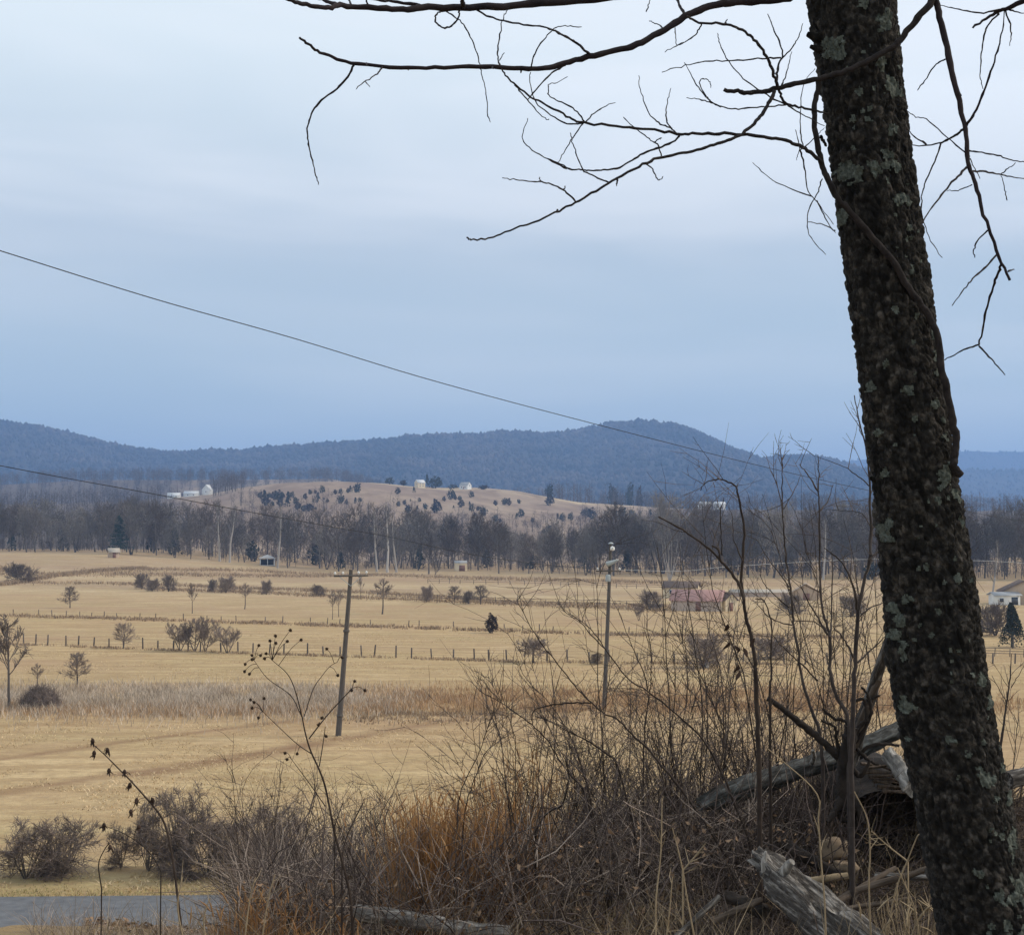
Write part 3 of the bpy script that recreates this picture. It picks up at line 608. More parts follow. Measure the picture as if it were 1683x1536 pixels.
sp((t, c), 'ivy_clad_tree', 'dark twiggy tree standing forward of the belt left of the cream shed', S(705, 530), 'trunkfar', 'bareB', 15)
t, c = bare_tree(312, 1.0, .016, base=.1, n1=14, len1=.45, n2=7, n3=5, ang=50, tw=.004, stems=3)
sp((t, c), 'bare_shrub', 'low spreading bare shrub beside the dark twiggy tree', S(716, 522), 'trunkfar', 'bareA', 6.5)
# pine with drooping tiers
r = np.random.default_rng(9); t, c = MB(), MB(); H_ = 15.0
t.tube(limb(r, (0, 0, -.3), (0, 0, 1), H_, 8, .01, 0), np.linspace(.28, .03, 8), 7)
for k in range(15):
    z = 2.6 + (H_ - 3.0) * k / 14; L = 4.0 * (1 - (k / 14) ** 1.1) ** .8 * r.uniform(.75, 1.15) + .3
    for j in range(7):
        a = j / 7 * 6.28 + k * .6 + r.uniform(-.3, .3); b_ = limb(r, (0, 0, z), (math.cos(a), math.sin(a), .12), L * r.uniform(.7, 1.1), 5, .05, -.03)
        t.tube(b_, np.linspace(.05, .02, 5), 3)
        for q in range(4): p, _ = at_t(b_, .25 + .25 * q); tufts(c, r, 9, p, (.55, .55, .28), .32)
sp((t, c), 'pine_tree', 'dark blue-green pine with drooping tiers in front of the belt', S(197, 585), 'trunkfar', 'pine', 1.0)
cd = [cedar_proto(500, 'cone', 'cedar'), cedar_proto(501, 'ovoid', 'cedar'), cedar_proto(502, 'ovoid', 'cedarbr'), cedar_proto(503, 'cone', 'cedar', 320)]
place(cd[0], S(105, 640), 'dark evergreen in the shade of the belt left of the pine', rz=.4, sc=(7, 7, 10), name='cedar_tree')
place(cd[3], S(288, 610), 'dark evergreen right of the pine inside the belt', rz=.4, sc=(8, 8, 11), name='cedar_tree')
for k, (px, dd, w, h) in enumerate([(20, 650, 7, 9), (250, 640, 8, 13), (520, 630, 7, 9), (690, 600, 7, 10), (800, 620, 8, 8), (870, 600, 7, 7), (960, 590, 9, 8), (1030, 560, 7, 9), (1200, 560, 8, 10), (1290, 540, 7, 8), (560, 600, 6, 7), (415, 615, 6, 8)]):
    place(cd[[0, 3, 1][k % 3]], S(px, dd), 'dark evergreen tucked into the bare woodland belt', group='dark evergreens inside the bare woodland belt', rz=k, sc=(w, w, h), name='evergreen_tree')
place(cd[1], S(1432, 470), 'dark evergreen shrub low behind the big trunk at left', 'shrub', rz=1, sc=(6, 6, 5), name='evergreen_shrub')

# cedars on the hill pasture
HILLC = [(520, 590, 9), (605, 600, 8), (640, 601, 6), (690, 588, 10), (705, 584, 9), (748, 588, 9), (405, 630, 10), (440, 602, 6), (475, 597, 6), (490, 650, 11), (530, 640, 5), (555, 657, 6), (643, 660, 8), (677, 666, 9), (738, 662, 8), (767, 652, 8), (447, 706, 7), (477, 703, 6), (1018, 598, 9), (1123, 592, 6), (1020, 678, 9), (1060, 672, 6), (1160, 652, 7), (1085, 722, 9), (1147, 702, 9), (1198, 699, 8), (1275, 718, 13), (1255, 708, 9), (1320, 648, 6), (1100, 652, 5), (1370, 632, 11), (1395, 635, 9), (1425, 645, 7), (1437, 686, 8), (1490, 678, 9), (1503, 711, 9), (1545, 709, 8), (1503, 623, 7), (1660, 670, 11), (1385, 698, 5), (1580, 742, 9), (1525, 747, 8), (1660, 780, 9), (110, 625, 11), (140, 640, 12), (170, 620, 11), (200, 632, 12), (235, 645, 11), (260, 625, 11), (295, 640, 12), (320, 620, 10), (150, 672, 11), (190, 675, 11), (240, 678, 11), (290, 680, 10), (345, 660, 12), (360, 700, 10), (395, 708, 10), (425, 712, 8), (460, 655, 9), (1720, 668, 9), (1745, 675, 7), (1815, 662, 8), (2020, 668, 14), (2070, 760, 10), (2100, 775, 8), (2240, 735, 13), (2265, 745, 12), (2290, 760, 11), (1800, 760, 11), (1830, 748, 10), (1905, 785, 8), (2155, 770, 8), (1690, 785, 9), (2455, 765, 10), (2490, 758, 11), (2525, 766, 10), (2560, 760, 11), (2590, 770, 9), (2680, 755, 10), (2720, 760, 11), (1980, 860, 7), (2010, 850, 7), (1700, 850, 7)]
for k, (zx, zy, h) in enumerate(HILLC):
    g = G(400 + zx / 4.007, 660 + (zy + h * 1.2) / 4.007, 850)
    if g is None or g[1] > 1700: g = S(400 + zx / 4.007, 1395)
    hh = h * .62 * g[1] / 1100.0 * [1.0, .75, 1.15, .6, .9, 1.25, .7][k % 7]
    place(cd[[1, 2, 1, 2, 0][k % 5]], g - (0, 0, .2), 'small dark cedar dotted over the reddish hill pasture', group='cedars dotted over the hill pasture', rz=k * 1.7, sc=(hh * .95, hh * .95, hh), name='cedar_tree')
for k, (px, row, h, w, lab) in enumerate([(702, 806, 13, 8, 'tall dark evergreen right against the cream hilltop house'), (716, 806, 11, 14, 'broad dark evergreen right of the cream hilltop house'), (903, 830, 12, 8, 'tall dark cedar standing alone on the crest of the hill'), (640, 803, 6, 10, 'dark evergreen clump on the crest left of the cream hilltop house'), (662, 803, 5, 8, 'smaller dark evergreen on the crest left of the cream hilltop house'), (795, 808, 4, 12, 'low dark hedge of evergreens right of the white hilltop house'), (745, 804, 4, 11, 'low dark evergreens between the two hilltop houses')]):
    place(cd[[0, 1, 1, 1, 2, 2, 1][k]], S(px, 1385), lab, rz=k, sc=(w, w, h), name='cedar_tree')
for k, (px, h) in enumerate([(1005, 25), (1010, 22), (1035, 27), (1050, 24)]):
    place(cd[1 + k % 2], S(px, 1500), 'dark pine crown rising over the grey woods behind the crest', group='dark pine crowns over the grey hill woods', rz=k, sc=(9, 9, h), name='pine_tree')

# ------------------------------------------------------------------ buildings
def building(name, label, loc, yaw, w, d, h, rh, wall, roof, gable=None, over=.35, openings=(), roof_th=.14, cat='house'):
    """gabled building, ridge along its local x; openings: (kind, face, u, z0, width, height)"""
    o = thing(name, label, cat, loc, yaw)
    mb = MB(); x, y = w / 2, d / 2
    V = [(-x, -y, -.6), (x, -y, -.6), (x, y, -.6), (-x, y, -.6), (-x, -y, h), (x, -y, h), (x, y, h), (-x, y, h)]
    mb.raw(V, [(0, 1, 5, 4), (2, 3, 7, 6)] + ([] if gable else [(1, 2, 6, 5), (3, 0, 4, 7)])); 
    if not gable: mb.raw([(x, -y, h), (x, y, h), (x, 0, h + rh), (-x, y, h), (-x, -y, h), (-x, 0, h + rh)], None, [(0, 1, 2), (3, 4, 5)])
    mb.build('wall', M[wall], o, origin=(0, 0, 0), smooth=False)
    if gable:
        for s in (-1, 1):
            g = MB(); g.raw([(s * x, -s * y, -.6), (s * x, s * y, -.6), (s * x, s * y, h), (s * x, -s * y, h), (s * x, 0, h + rh)], [(0, 1, 2, 3)], [(3, 2, 4)])
            g.build('gable_wall', M[gable], o, origin=(0, 0, 0), smooth=False)
    r_ = MB(); sl = rh / y; yo = y + over; xo = x + over
    for s in (-1, 1):
        z0 = h - over * sl + .03; z1 = h + rh + .03
        A = [(-xo, s * yo, z0), (xo, s * yo, z0), (xo, 0, z1), (-xo, 0, z1)]; Bv = [(a, b, c + roof_th) for a, b, c in A]
        r_.raw(A + Bv, [(0, 1, 2, 3), (4, 5, 6, 7), (0, 1, 5, 4), (1, 2, 6, 5), (3, 0, 4, 7)])
    r_.build('roof', M[roof], o, origin=(0, 0, 0), smooth=False)
    for kind, face, u, z0, ww, wh in openings:
        fm = MB(); R = None
        nx, ny = {'f': (0, -1), 'b': (0, 1), 'r': (1, 0), 'l': (-1, 0)}[face]
        cx, cy = (u * w / 2, ny * (y + .02)) if nx == 0 else (nx * (x + .02), u * d / 2)
        sz = (ww, .1, wh) if nx == 0 else (.1, ww, wh)
        fm.box((cx, cy, z0 + wh / 2), sz); f = fm.build(kind, M['door' if kind == 'door' else 'white'], o, origin=(0, 0, 0), smooth=False)
        if kind == 'window':
            pm = MB(); pm.box((cx + nx * .045, cy + ny * .045, z0 + wh / 2), tuple(v - .16 if v > .2 else .05 for v in sz)); pm.build('pane', M['glass'], f, origin=(0, 0, 0), smooth=False)
    return o
def at_row(px, row): return G(px, row, 60)
g = at_row(1148, 1003)
building('barn', 'long low barn with maroon roof and cream right gable', g, math.radians(-20), 9.6, 4.6, 2.1, 1.7, 'greywall', 'maroon', 'cream', openings=[('door', 'f', .1, -.1, 1.0, 1.8)], cat='barn')
g = at_row(1200, 1004)
building('small_shed', 'small cream gabled shed at the right end of the maroon-roofed barn', g + (-0.5, .6, 0), math.radians(118), 2.6, 2.6, 2.2, 1.2, 'cream', 'brownroof', 'cream', openings=[('door', 'l', 0, -.1, .8, 1.7)], cat='shed')
g = at_row(1120, 982)
building('house', 'cream house with brown roof behind the maroon-roofed barn', g, math.radians(-14), 7.6, 5.5, 2.4, 1.2, 'cream', 'brownroof', openings=[('window', 'f', -.5, .9, 1.0, 1.0), ('window', 'f', .4, .9, 1.0, 1.0), ('door', 'f', 0, -.1, .9, 2.0)])
g = at_row(1262, 984)
building('long_shed', 'long low shed with pale roof seen through the saplings', g + (0, 12, 0), math.radians(-3), 13, 4.0, 1.0, .5, 'greywall', 'dullroof', cat='shed')
g = at_row(1325, 985)
building('tan_shed', 'tan gabled shed right of the long pale-roofed shed', g, math.radians(80), 6.0, 6.2, 1.6, 1.9, 'tanwall', 'tanwall', openings=[('door', 'l', 0, -.1, 1.4, 1.6)], cat='shed')
g = at_row(757, 938)
building('cream_shed', 'cream cube-like shed with red-brown door before the woods', g, math.radians(8), 4.4, 4.0, 3.0, .7, 'cream', 'greyroof', openings=[('door', 'f', .15, -.1, 2.2, 2.3)], cat='shed', over=.15)
g = at_row(168, 918)
building('pale_shed', 'pale little shed half hidden left of the pine', g + (2, 8, 0), math.radians(25), 3.6, 3, 2.4, 1.2, 'tanwall', 'dullroof', openings=[('door', 'f', 0, 0, 1.2, 2.2)], cat='shed')
g = at_row(1668, 992)
building('house', 'tan gabled house with dark garage right of the big trunk', g + (1.5, 0, 0), math.radians(78), 9, 9, 2.6, 2.2, 'tanwall', 'brownroof', 'tanwall', openings=[('window', 'l', .62, .8, 1.6, 1.1), ('door', 'l', -.45, -.1, 2.4, 2.1)])
g = at_row(1650, 992)
building('garage', 'low white garage beside the tan house', g + (-1.2, -4, 0), math.radians(2), 5.2, 4, 2.0, .5, 'white', 'greyroof', openings=[('window', 'f', -.5, .6, 1.0, .9), ('window', 'f', .55, .0, 1.5, 1.7)], cat='garage')
building('house', 'cream two-storey house on the hill crest', S(690, 1365) + (0, 0, 0), math.radians(35), 7.5, 6.0, 4.6, 2.4, 'cream', 'paleroof', 'cream', openings=[('window', 'f', -.4, 1, .9, 1.2), ('window', 'f', .4, 1, .9, 1.2), ('window', 'f', -.4, 3, .9, 1.2), ('window', 'f', .4, 3, .9, 1.2), ('window', 'l', 0, 3, .9, 1.2)])
building('house', 'white house on the hill crest right of the cream one', S(765, 1375), math.radians(-30), 8.5, 7, 3.4, 2.8, 'white', 'greyroof', 'white', openings=[('window', 'f', -.5, 1, 1.2, 1.3), ('window', 'f', .4, 1, 1.2, 1.3), ('door', 'f', 0, 0, 1, 2.1), ('window', 'r', 0, 2.6, 1, 1.2)])
hz = lambda px, row, D: np.array([*P(px, row, D)[:2], max(P(px, row, D)[2], Tz(*P(px, row, D)[:2]))])
for (px, D, w, d, h, rh, yaw, lab, rf, nm) in [(341, 1372, 6.5, 8, 4.6, 4.4, 76, 'white gable-fronted farmhouse left on the hill', 'paleroof', 'farmhouse'), (315, 1368, 13, 7, 2.6, 2.0, -4, 'long white farm shed left of the gabled farmhouse', 'paleroof', 'farm_shed'), (286, 1375, 11, 7, 2.4, 2.4, 6, 'pale-roofed farm shed, leftmost on the hill farm', 'paleroof', 'farm_shed')]:
    building(nm, lab, S(px, D), math.radians(yaw), w, d, h, rh, 'white', rf, openings=[('window', 'f', -.4, .8, 1, 1.1), ('window', 'f', .4, .8, 1, 1.1), ('window', 'l', 0, 2.2, 1, 1.2)], cat='house' if nm == 'farmhouse' else 'shed')
for (px, w, lab) in [(1158, 9, 'left of two white buildings at the wood edge under the mountain'), (1182, 8, 'right of two white buildings at the wood edge under the mountain')]:
    b_ = S(px, 1120); b_[2] = max(b_[2], P(px, 836, 1120)[2]); building('farm_building', lab, b_, math.radians(4), w, 6, 3.4, 1.6, 'white', 'paleroof', openings=[('window', 'f', -.4, 1, 1, 1.1), ('door', 'f', .3, 0, 1.2, 2.2)], cat='building')
# gazebo
g = S(440, 588); o = thing('gazebo', 'open gazebo with pale hipped roof in front of the dark woods', 'gazebo', g, .2)
m_ = MB(); w_ = 3.2; m_.raw([(-w_, -w_, 2.9), (w_, -w_, 2.9), (w_, w_, 2.9), (-w_, w_, 2.9), (0, 0, 4.3), (-w_, -w_, 2.75), (w_, -w_, 2.75), (w_, w_, 2.75), (-w_, w_, 2.75)], [(0, 1, 6, 5), (1, 2, 7, 6), (2, 3, 8, 7), (3, 0, 5, 8), (8, 7, 6, 5)], [(0, 1, 4), (1, 2, 4), (2, 3, 4), (3, 0, 4)]); m_.build('roof', M['greyroof'], o, origin=(0, 0, 0), smooth=False)
for sx in (-1, 0, 1):
    for sy in (-1, 1):
        m_ = MB(); m_.box((sx * 2.7, sy * 2.7, 1.2), (.22, .22, 3.1)); m_.build('post', M['paleroof'], o, origin=(0, 0, 0), smooth=False)
m_ = MB(); m_.box((0, 2.4, 1.2), (5.0, .2, 2.4)); m_.build('shade_panel', M['dark'], o, origin=(0, 0, 0), smooth=False)  # dark sheet: the shade under the roof is put into its colour
m_ = MB(); m_.box((0, 0, .05), (6, 6, .3)); m_.build('floor_slab', M['greyroof'], o, origin=(0, 0, 0), smooth=False)

# ------------------------------------------------------------------ fences
def fence(name, label, pts, spacing, h, pr, strands, rail=False, post='post', skip=0.0, seed=0):
    r = np.random.default_rng(seed); pts = np.array(pts, float)
    seg = np.linalg.norm(np.diff(pts, axis=0), axis=1); cum = np.concatenate([[0], np.cumsum(seg)])
    n = int(cum[-1] / spacing) + 1; o = None; tops = []
    pm = MB(); k = 6; pm.lathe((0, 0, 0), [(pr * 1.1, -.3), (pr, 0), (pr * .95, h * .97), (pr * .5, h)], k); pm.flush(); base = None
    for i in range(n):
        s = i * spacing + r.uniform(-.22, .22) * spacing * .9; x = np.interp(s, cum, pts[:, 0]); y = np.interp(s, cum, pts[:, 1]); z = Tz(x, y)
        if o is None: o = thing(name, label, 'fence', (x, y, z))
        tops.append((x, y, z))
        if r.random() < skip: continue
        if base is None: base = pm.build('post', M['post'], o, origin=(0, 0, 0)); c = base
        else: c = base.copy(); COL.objects.link(c); c.parent = o
        c.location = (x - o.location[0], y - o.location[1], z - o.location[2]); c.rotation_euler = (r.normal(0, .05), r.normal(0, .05), r.uniform(0, 6)); c.scale = (1, 1, r.uniform(.82, 1.12))
    tops = np.array(tops)
    for f in strands:
        w = MB(); w.tube(tops + (0, 0, h * f), .004 if not rail else .035, 4); wpart(w, 'rail' if rail else 'wire', M['post'] if rail else M['wire'], o)
    return o
def gl(L): return [tuple(at_row(px, row)[:2]) for px, row in L]
fence('post_and_wire_fence', 'post and wire fence crossing the middle meadow, nearest the camera', gl([(-60, 1056), (150, 1063), (400, 1073), (850, 1087), (1300, 1092), (1760, 1090)]), 2.45, 1.35, .10, (.35, .65, .92), seed=1)
fence('post_and_wire_fence', 'overgrown post fence across the field, behind the middle one', gl([(-60, 1008), (110, 1013), (400, 1022), (700, 1031), (1000, 1041), (1400, 1046)]), 2.9, 1.0, .075, (.4, .85), skip=.3, seed=2)
fence('rail_fence', 'far rail fence running behind the pale grass strip', gl([(620, 983), (800, 990), (1000, 996), (1100, 998)]), 3.2, 1.25, .07, (.45, .85), rail=True, seed=3)
fence('rail_fence', 'farthest rail fence along the edge of the woods', gl([(700, 958), (900, 962), (1180, 972)]), 4.0, 1.3, .08, (.5, .9), rail=True, seed=4)
fence('rail_fence', 'grey paddock rail fence right of the big trunk', gl([(1590, 1078), (1640, 1079), (1720, 1081)]), 1.6, 1.1, .06, (.35, .62, .9), rail=True, seed=5)
fence('roadside_fence', 'roadside fence with dark posts beside the leafless roadside bushes', [tuple(S(-90, 69.5)[:2]), tuple(S(17, 69.0)[:2]), tuple(S(205, 70.5)[:2]), tuple(S(560, 72)[:2])], 5.1, 1.15, .07, (.4, .7, .95), seed=6)

# ------------------------------------------------------------------ weeds, reeds (uncountable)
def blades(name, label, mats, areas, seed, cat='grass'):
    """areas: list of (x-array, y-array, height, width)"""
    r = np.random.default_rng(seed); Vs = []
    for (x, y, h, w, lean) in areas:
        n = len(x); z = T(x, y) - .03; hh = h * r.uniform(.45, 1.15, n); a = r.uniform(0, 6.28, n); ww = w * r.uniform(.6, 1.3, n)
        dx, dy = np.cos(a) * ww, np.sin(a) * ww; lx, ly = r.normal(0, lean, n) * hh, r.normal(0, lean, n) * hh
        b1 = np.stack([x - dx, y - dy, z], -1); b2 = np.stack([x + dx, y + dy, z], -1); m1 = np.stack([x - dx * .7 + lx * .4, y - dy * .7 + ly * .4, z + hh * .55], -1); m2 = np.stack([x + dx * .7 + lx * .4, y + dy * .7 + ly * .4, z + hh * .55], -1)
        t = np.stack([x + lx, y + ly, z + hh], -1); Vs.append(np.stack([b1, b2, m1, m2, t], 1).reshape(-1, 3))
    V = np.vstack(Vs); b = np.arange(len(V) // 5)[:, None] * 5
    Q = b + np.array([[0, 1, 3, 2]]); Tt = b + np.array([[2, 3, 4]])
    me = mesh_from(name, V, [Q, Tt], False); me.materials.append(M[mats]); o = bpy.data.objects.new(name, me); COL.objects.link(o)
    return tag(o, label, cat, kind='stuff')
rr = np.random.default_rng(31)
def strip_xy(line, n, width, clump=0.0):
    line = np.array(line, float); seg = np.linalg.norm(np.diff(line, axis=0), axis=1); cum = np.concatenate([[0], np.cumsum(seg)])
    s = rr.uniform(0, cum[-1], n * 3); x = np.interp(s, cum, line[:, 0]) + rr.normal(0, width * .3, n * 3); y = np.interp(s, cum, line[:, 1]) + rr.normal(0, width * .5, n * 3)
    if clump: keep = (vnoise(x / 3.2, y / 3.2, 8) * .6 + vnoise(x / .9, y / .9, 9) * .5 + rr.normal(0, .12, len(x)) + .5) > clump
    else: keep = np.ones(len(x), bool)
    return x[keep][:n], y[keep][:n]
reedL = gl([(-120, 1158), (0, 1158), (250, 1155), (500, 1156), (620, 1160)])
reedL2 = gl([(-120, 1168), (0, 1168), (300, 1170), (600, 1168), (700, 1162), (850, 1165), (1100, 1166), (1400, 1165), (1800, 1160)])
reedL3 = gl([(560, 1150), (700, 1148), (900, 1152), (1150, 1150), (1500, 1148)])
a = strip_xy(reedL, 22000, 13, .32); b_ = strip_xy(gl([(-120, 1140), (300, 1141), (560, 1146)]), 9000, 9, .38)
blades('pale_reeds', 'pale silvery reeds in the damp strip across the near meadow', 'reedpale', [(a[0], a[1], .85, .026, .38), (b_[0], b_[1], .6, .026, .38)], 1, 'reeds')
a = strip_xy(reedL2, 13000, 5, .32); b_ = strip_xy(reedL3, 16000, 11, .38)
blades('rusty_grass', 'rust-brown tall grass along the edge of the reed strip', 'reedrust', [(a[0], a[1], .65, .030, .36), (b_[0], b_[1], .62, .030, .36)], 2, 'grass')
W = []
for L, n, w, h, cl in [([(-60, 1057), (150, 1064), (400, 1074), (850, 1088), (1300, 1093)], 3600, 1.2, .42, .48), ([(-60, 1010), (110, 1015), (400, 1024), (700, 1033), (1000, 1043), (1400, 1048)], 6000, 3.0, .55, .45), ([(50, 958), (300, 962), (620, 975), (850, 992), (1180, 1000)], 7000, 7, .75, .42), ([(-60, 930), (60, 945), (300, 945), (620, 945)], 6000, 12, .9, .4), ([(0, 962), (60, 952), (170, 938), (240, 934)], 4500, 4, 1.1, .2), ([(250, 968), (420, 974), (620, 984), (1100, 1004)], 5000, 6, .7, .45), ([(150, 938), (420, 938), (620, 945), (760, 950), (1180, 960)], 7000, 13, .9, .4), ([(600, 1178), (740, 1180), (860, 1176), (930, 1172)], 3000, 4.5, .3, .4)]:
    x, y = strip_xy(gl(L), n, w, cl); W.append((x, y, h, .045 * (1 if y.mean() < 220 else 1.8), .35))
blades('brown_weeds', 'brown weeds grown up along the fence lines and field edges', 'weed', W, 3, 'weeds')

xr = rr.uniform(-34, 6, 9000); yr = 62.6 + .035 * xr + np.where(rr.random(9000) < .6, 3.0 + np.abs(rr.normal(0, .9, 9000)), -3.0 - np.abs(rr.normal(0, .8, 9000)))
M['verge'] = mat('green_straw_verge_grass', (0.26, 0.235, 0.10), (0.46, 0.38, 0.19), .4, .9, isl=.3)
blades('verge_grass', 'short yellow-green grass along both edges of the road', 'verge', [(xr, yr, .16, .02, .5)], 14)
nh = 150000; yh = 66 * (230 / 66) ** rr.random(nh); xh = rr.uniform(-.37, .37, nh) * yh; kh = (vnoise(xh / 7, yh / 7, 12) + .8 * vnoise(xh / 1.6, yh / 1.6, 13) > .02) & (np.abs(yh - 140) > 12); xh, yh = xh[kh], yh[kh]
M['hay'] = mat('hay_stubble_blades', (0.46, 0.335, 0.185), (0.70, 0.54, 0.33), .15, .9, isl=.35)
blades('hay_stubble', 'short tufts of dry stubble over the mown fields', 'hay', [(xh, yh, .15, .03, 1.3)], 15)
# ------------------------------------------------------------------ field trees and bushes
def ft(seed, **kw): return bare_tree(seed, 1.0, kw.pop('r0', .022), **kw)
rp = lambda u: math.sin(math.pi * min(max(.25 + .75 * u, 0), 1)) * .75 + .28
PR = [proto('field_tree', *ft(700, base=.25, n1=26, len1=.42, n2=8, n3=7, ang=78, up=.05, tw=.0042, prof=rp, top=.85), M['trunkfar'], M['fieldtree']),
      proto('field_tree', *ft(701, base=.18, n1=21, len1=.46, n2=8, n3=7, ang=62, up=.06, tw=.0042, stems=3, splay=.22, top=.8, r0=.018), M['trunkfar'], M['fieldtree']),
      proto('field_tree', *ft(702, base=.38, n1=15, len1=.36, n2=7, n3=6, ang=58, up=.07, tw=.0034, top=.9, r0=.015), M['trunkfar'], M['fieldtree']),
      proto('field_bush', *ft(703, base=.05, n1=26, len1=.6, n2=9, n3=7, ang=70, up=.03, wob=.17, len2=.6, len3=.7, tw=.0055, stems=6, splay=.28, top=.72, r0=.02), M['trunkfar'], M['fieldtree']),
      proto('field_tree', *ft(704, base=.45, n1=22, len1=.62, n2=9, n3=8, ang=82, up=.03, tw=.008, prof=rp, top=.75, r0=.035), M['trunkfar'], M['fieldtree'])]
PR += [proto('roadside_bush', *ft(705, base=.0, n1=30, len1=.42, n2=8, n3=6, ang=74, up=.03, wob=.2, len2=.62, len3=.85, tw=.0030, stems=10, splay=.15, top=.95, r0=.010), M['trunkfar'], M['bushtw']), proto('roadside_bush', *ft(706, base=.0, n1=34, len1=.48, n2=8, n3=6, ang=82, up=.01, wob=.2, len2=.62, len3=.85, tw=.0036, stems=11, splay=.2, top=.85, r0=.011), M['trunkfar'], M['bushtw'])]
FT = [(15, 1166, 1012, 2, 'tall slender bare tree at the left edge by the reeds', 'field_tree', 1.0), (60, 1136, 1090, 2, 'wispy bare tree rising behind the dark mound', 'field_tree', 1.1), (127, 1127, 1073, 0, 'round-crowned bare tree alone just above the reeds', 'field_tree', 1.05),
      (203, 1066, 1024, 0, 'round-crowned bare tree on the fence line, left of the clump', 'field_tree', 1.15), (296, 1069, 1014, 1, 'leftmost bare tree of the clump on the fence line', 'field_tree', 1.1), (320, 1070, 1002, 1, 'tallest bare tree in the clump on the fence line', 'field_tree', 1.0), (337, 1071, 1008, 1, 'bare tree third in the clump on the fence line', 'field_tree', .9), (374, 1073, 1018, 1, 'rightmost bare tree of the clump on the fence line', 'field_tree', 1.1),
      (115, 999, 964, 0, 'small faint bare tree in the far left field', 'field_tree', 1.1), (30, 957, 928, 3, 'wide bare bush at the far left beside the dark track', 'field_bush', 1.6), (233, 968, 944, 3, 'bare bush, leftmost of the far hedge row', 'field_bush', 1.0), (250, 971, 952, 3, 'low bare bush second in the far hedge row', 'field_bush', 1.2), (277, 972, 946, 3, 'bare bush third in the far hedge row', 'field_bush', .8), (350, 973, 953, 3, 'bare bush left of the pair in the far hedge row', 'field_bush', .8), (371, 974, 949, 3, 'bare bush right of the pair in the far hedge row', 'field_bush', 1.1),
      (316, 1008, 958, 2, 'thin straight bare tree in the field above the fence-line clump', 'field_tree', .8), (402, 1001, 958, 2, 'leaning wispy bare tree in the left field', 'field_tree', 1.2), (437, 977, 955, 3, 'small dark bush by the track', 'field_bush', .8), (522, 980, 962, 3, 'low bare bush left of the crossarm pole', 'field_bush', 1.2), (546, 1018, 970, 2, 'thin bare tree, left of two beside the crossarm pole', 'field_tree', .7), (557, 1014, 968, 2, 'thin bare tree, right of two beside the crossarm pole', 'field_tree', .7), (593, 985, 945, 2, 'thin bare tree just right of the crossarm pole top', 'field_tree', .7), (628, 1009, 950, 2, 'wispy spreading bare tree right of the crossarm pole', 'field_tree', 1.3),
      (701, 989, 964, 3, 'bare bush left of the pair by the pale strip', 'field_bush', .8), (747, 991, 963, 0, 'small bare tree left in the pair by the pale strip', 'field_tree', 1.2), (770, 992, 972, 3, 'low bare bush between the pair by the pale strip', 'field_bush', .9), (790, 993, 962, 0, 'small bare tree right in the pair by the pale strip', 'field_tree', 1.3),
      (876, 1089, 1052, 4, 'umbrella-shaped dense little tree on the middle fence', 'field_tree', 1.3), (981, 1092, 1074, 3, 'small round bush beside the lamp pole', 'field_bush', 1.2), (1156, 1096, 1046, 3, 'dense round grey bush in the meadow below the barn', 'field_bush', 1.25), (1069, 1002, 972, 3, 'bare bush at the left corner of the maroon-roofed barn', 'field_bush', 1.1), (1050, 1020, 985, 1, 'thin bare tree below the left corner of the barn', 'field_tree', .8), (1265, 1082, 1048, 3, 'wide dark bush half hidden by the saplings', 'field_bush', 1.9), (1300, 1010, 978, 3, 'bare bush under the tan shed', 'field_bush', 1.2), (1636, 1045, 995, 3, 'tangle of bare bushes against the big trunk at right', 'field_bush', 1.2), (1400, 1012, 980, 3, 'bare bush left of the big trunk at the field edge', 'field_bush', 1.4)]
for k, (px, row, top, pi, lab, nm, wd) in enumerate(FT):
    g = at_row(px, row); h = (row - top) / F * g[1] * 1.06
    place(PR[pi], g - (0, 0, .03), lab, 'tree' if nm == 'field_tree' else 'bush', rz=k * 2.1, sc=(h * wd, h * wd, h * (1.4 if pi == 3 else 1.0)), name=nm)
g = at_row(809, 1040); place(cedar_proto(510, 'ovoid', 'cedarbr', 1600, .05), g, 'lone dark round cedar bush in the meadow', 'bush', rz=.3, sc=(2.3, 2.3, 2.9), name='cedar_bush')
g = at_row(1664, 1064); place(cedar_proto(511, 'cone', 'cedar', 4200, .030), g, 'dark pointed cedar right of the big trunk', rz=.3, sc=(5.2, 5.2, 6.2), name='cedar_tree')
# dark mound by the reeds, made of dumped brush
g = at_row(66, 1166); o = thing('brush_mound', 'dark dome-shaped mound of brush by the reeds', 'mound', g, scale=(.95, .95, 1.3)); m_ = MB(); r = np.random.default_rng(4)
a_ = np.linspace(0, 6.283, 29)[:-1]; V = []; q = []
for i, (rd, z) in enumerate([(1.75, -.1), (1.6, .35), (1.3, .85), (.8, 1.22), (.05, 1.38)]): V += [(rd * math.cos(t) * (1 + r.normal(0, .06)), rd * .9 * math.sin(t) * (1 + r.normal(0, .06)), z + r.normal(0, .05)) for t in a_]
for i in range(4):
    for j in range(28): q.append((i * 28 + j, i * 28 + (j + 1) % 28, (i + 1) * 28 + (j + 1) % 28, (i + 1) * 28 + j))
m_.raw(V, q); m_.build('core', M['canetw'], o, origin=(0, 0, 0))
m_ = MB()
for i in range(1500):
    t = r.uniform(0, 6.28); f = r.uniform(0, 1); p = (1.7 * math.sqrt(1 - f * f) * math.cos(t), 1.55 * math.sqrt(1 - f * f) * math.sin(t), 1.36 * f); m_.tube(limb(r, p, (r.normal(), r.normal(), .6 + r.normal() * .5), r.uniform(.2, .8), 3, .25, 0), (.016, .012, .006), 3)
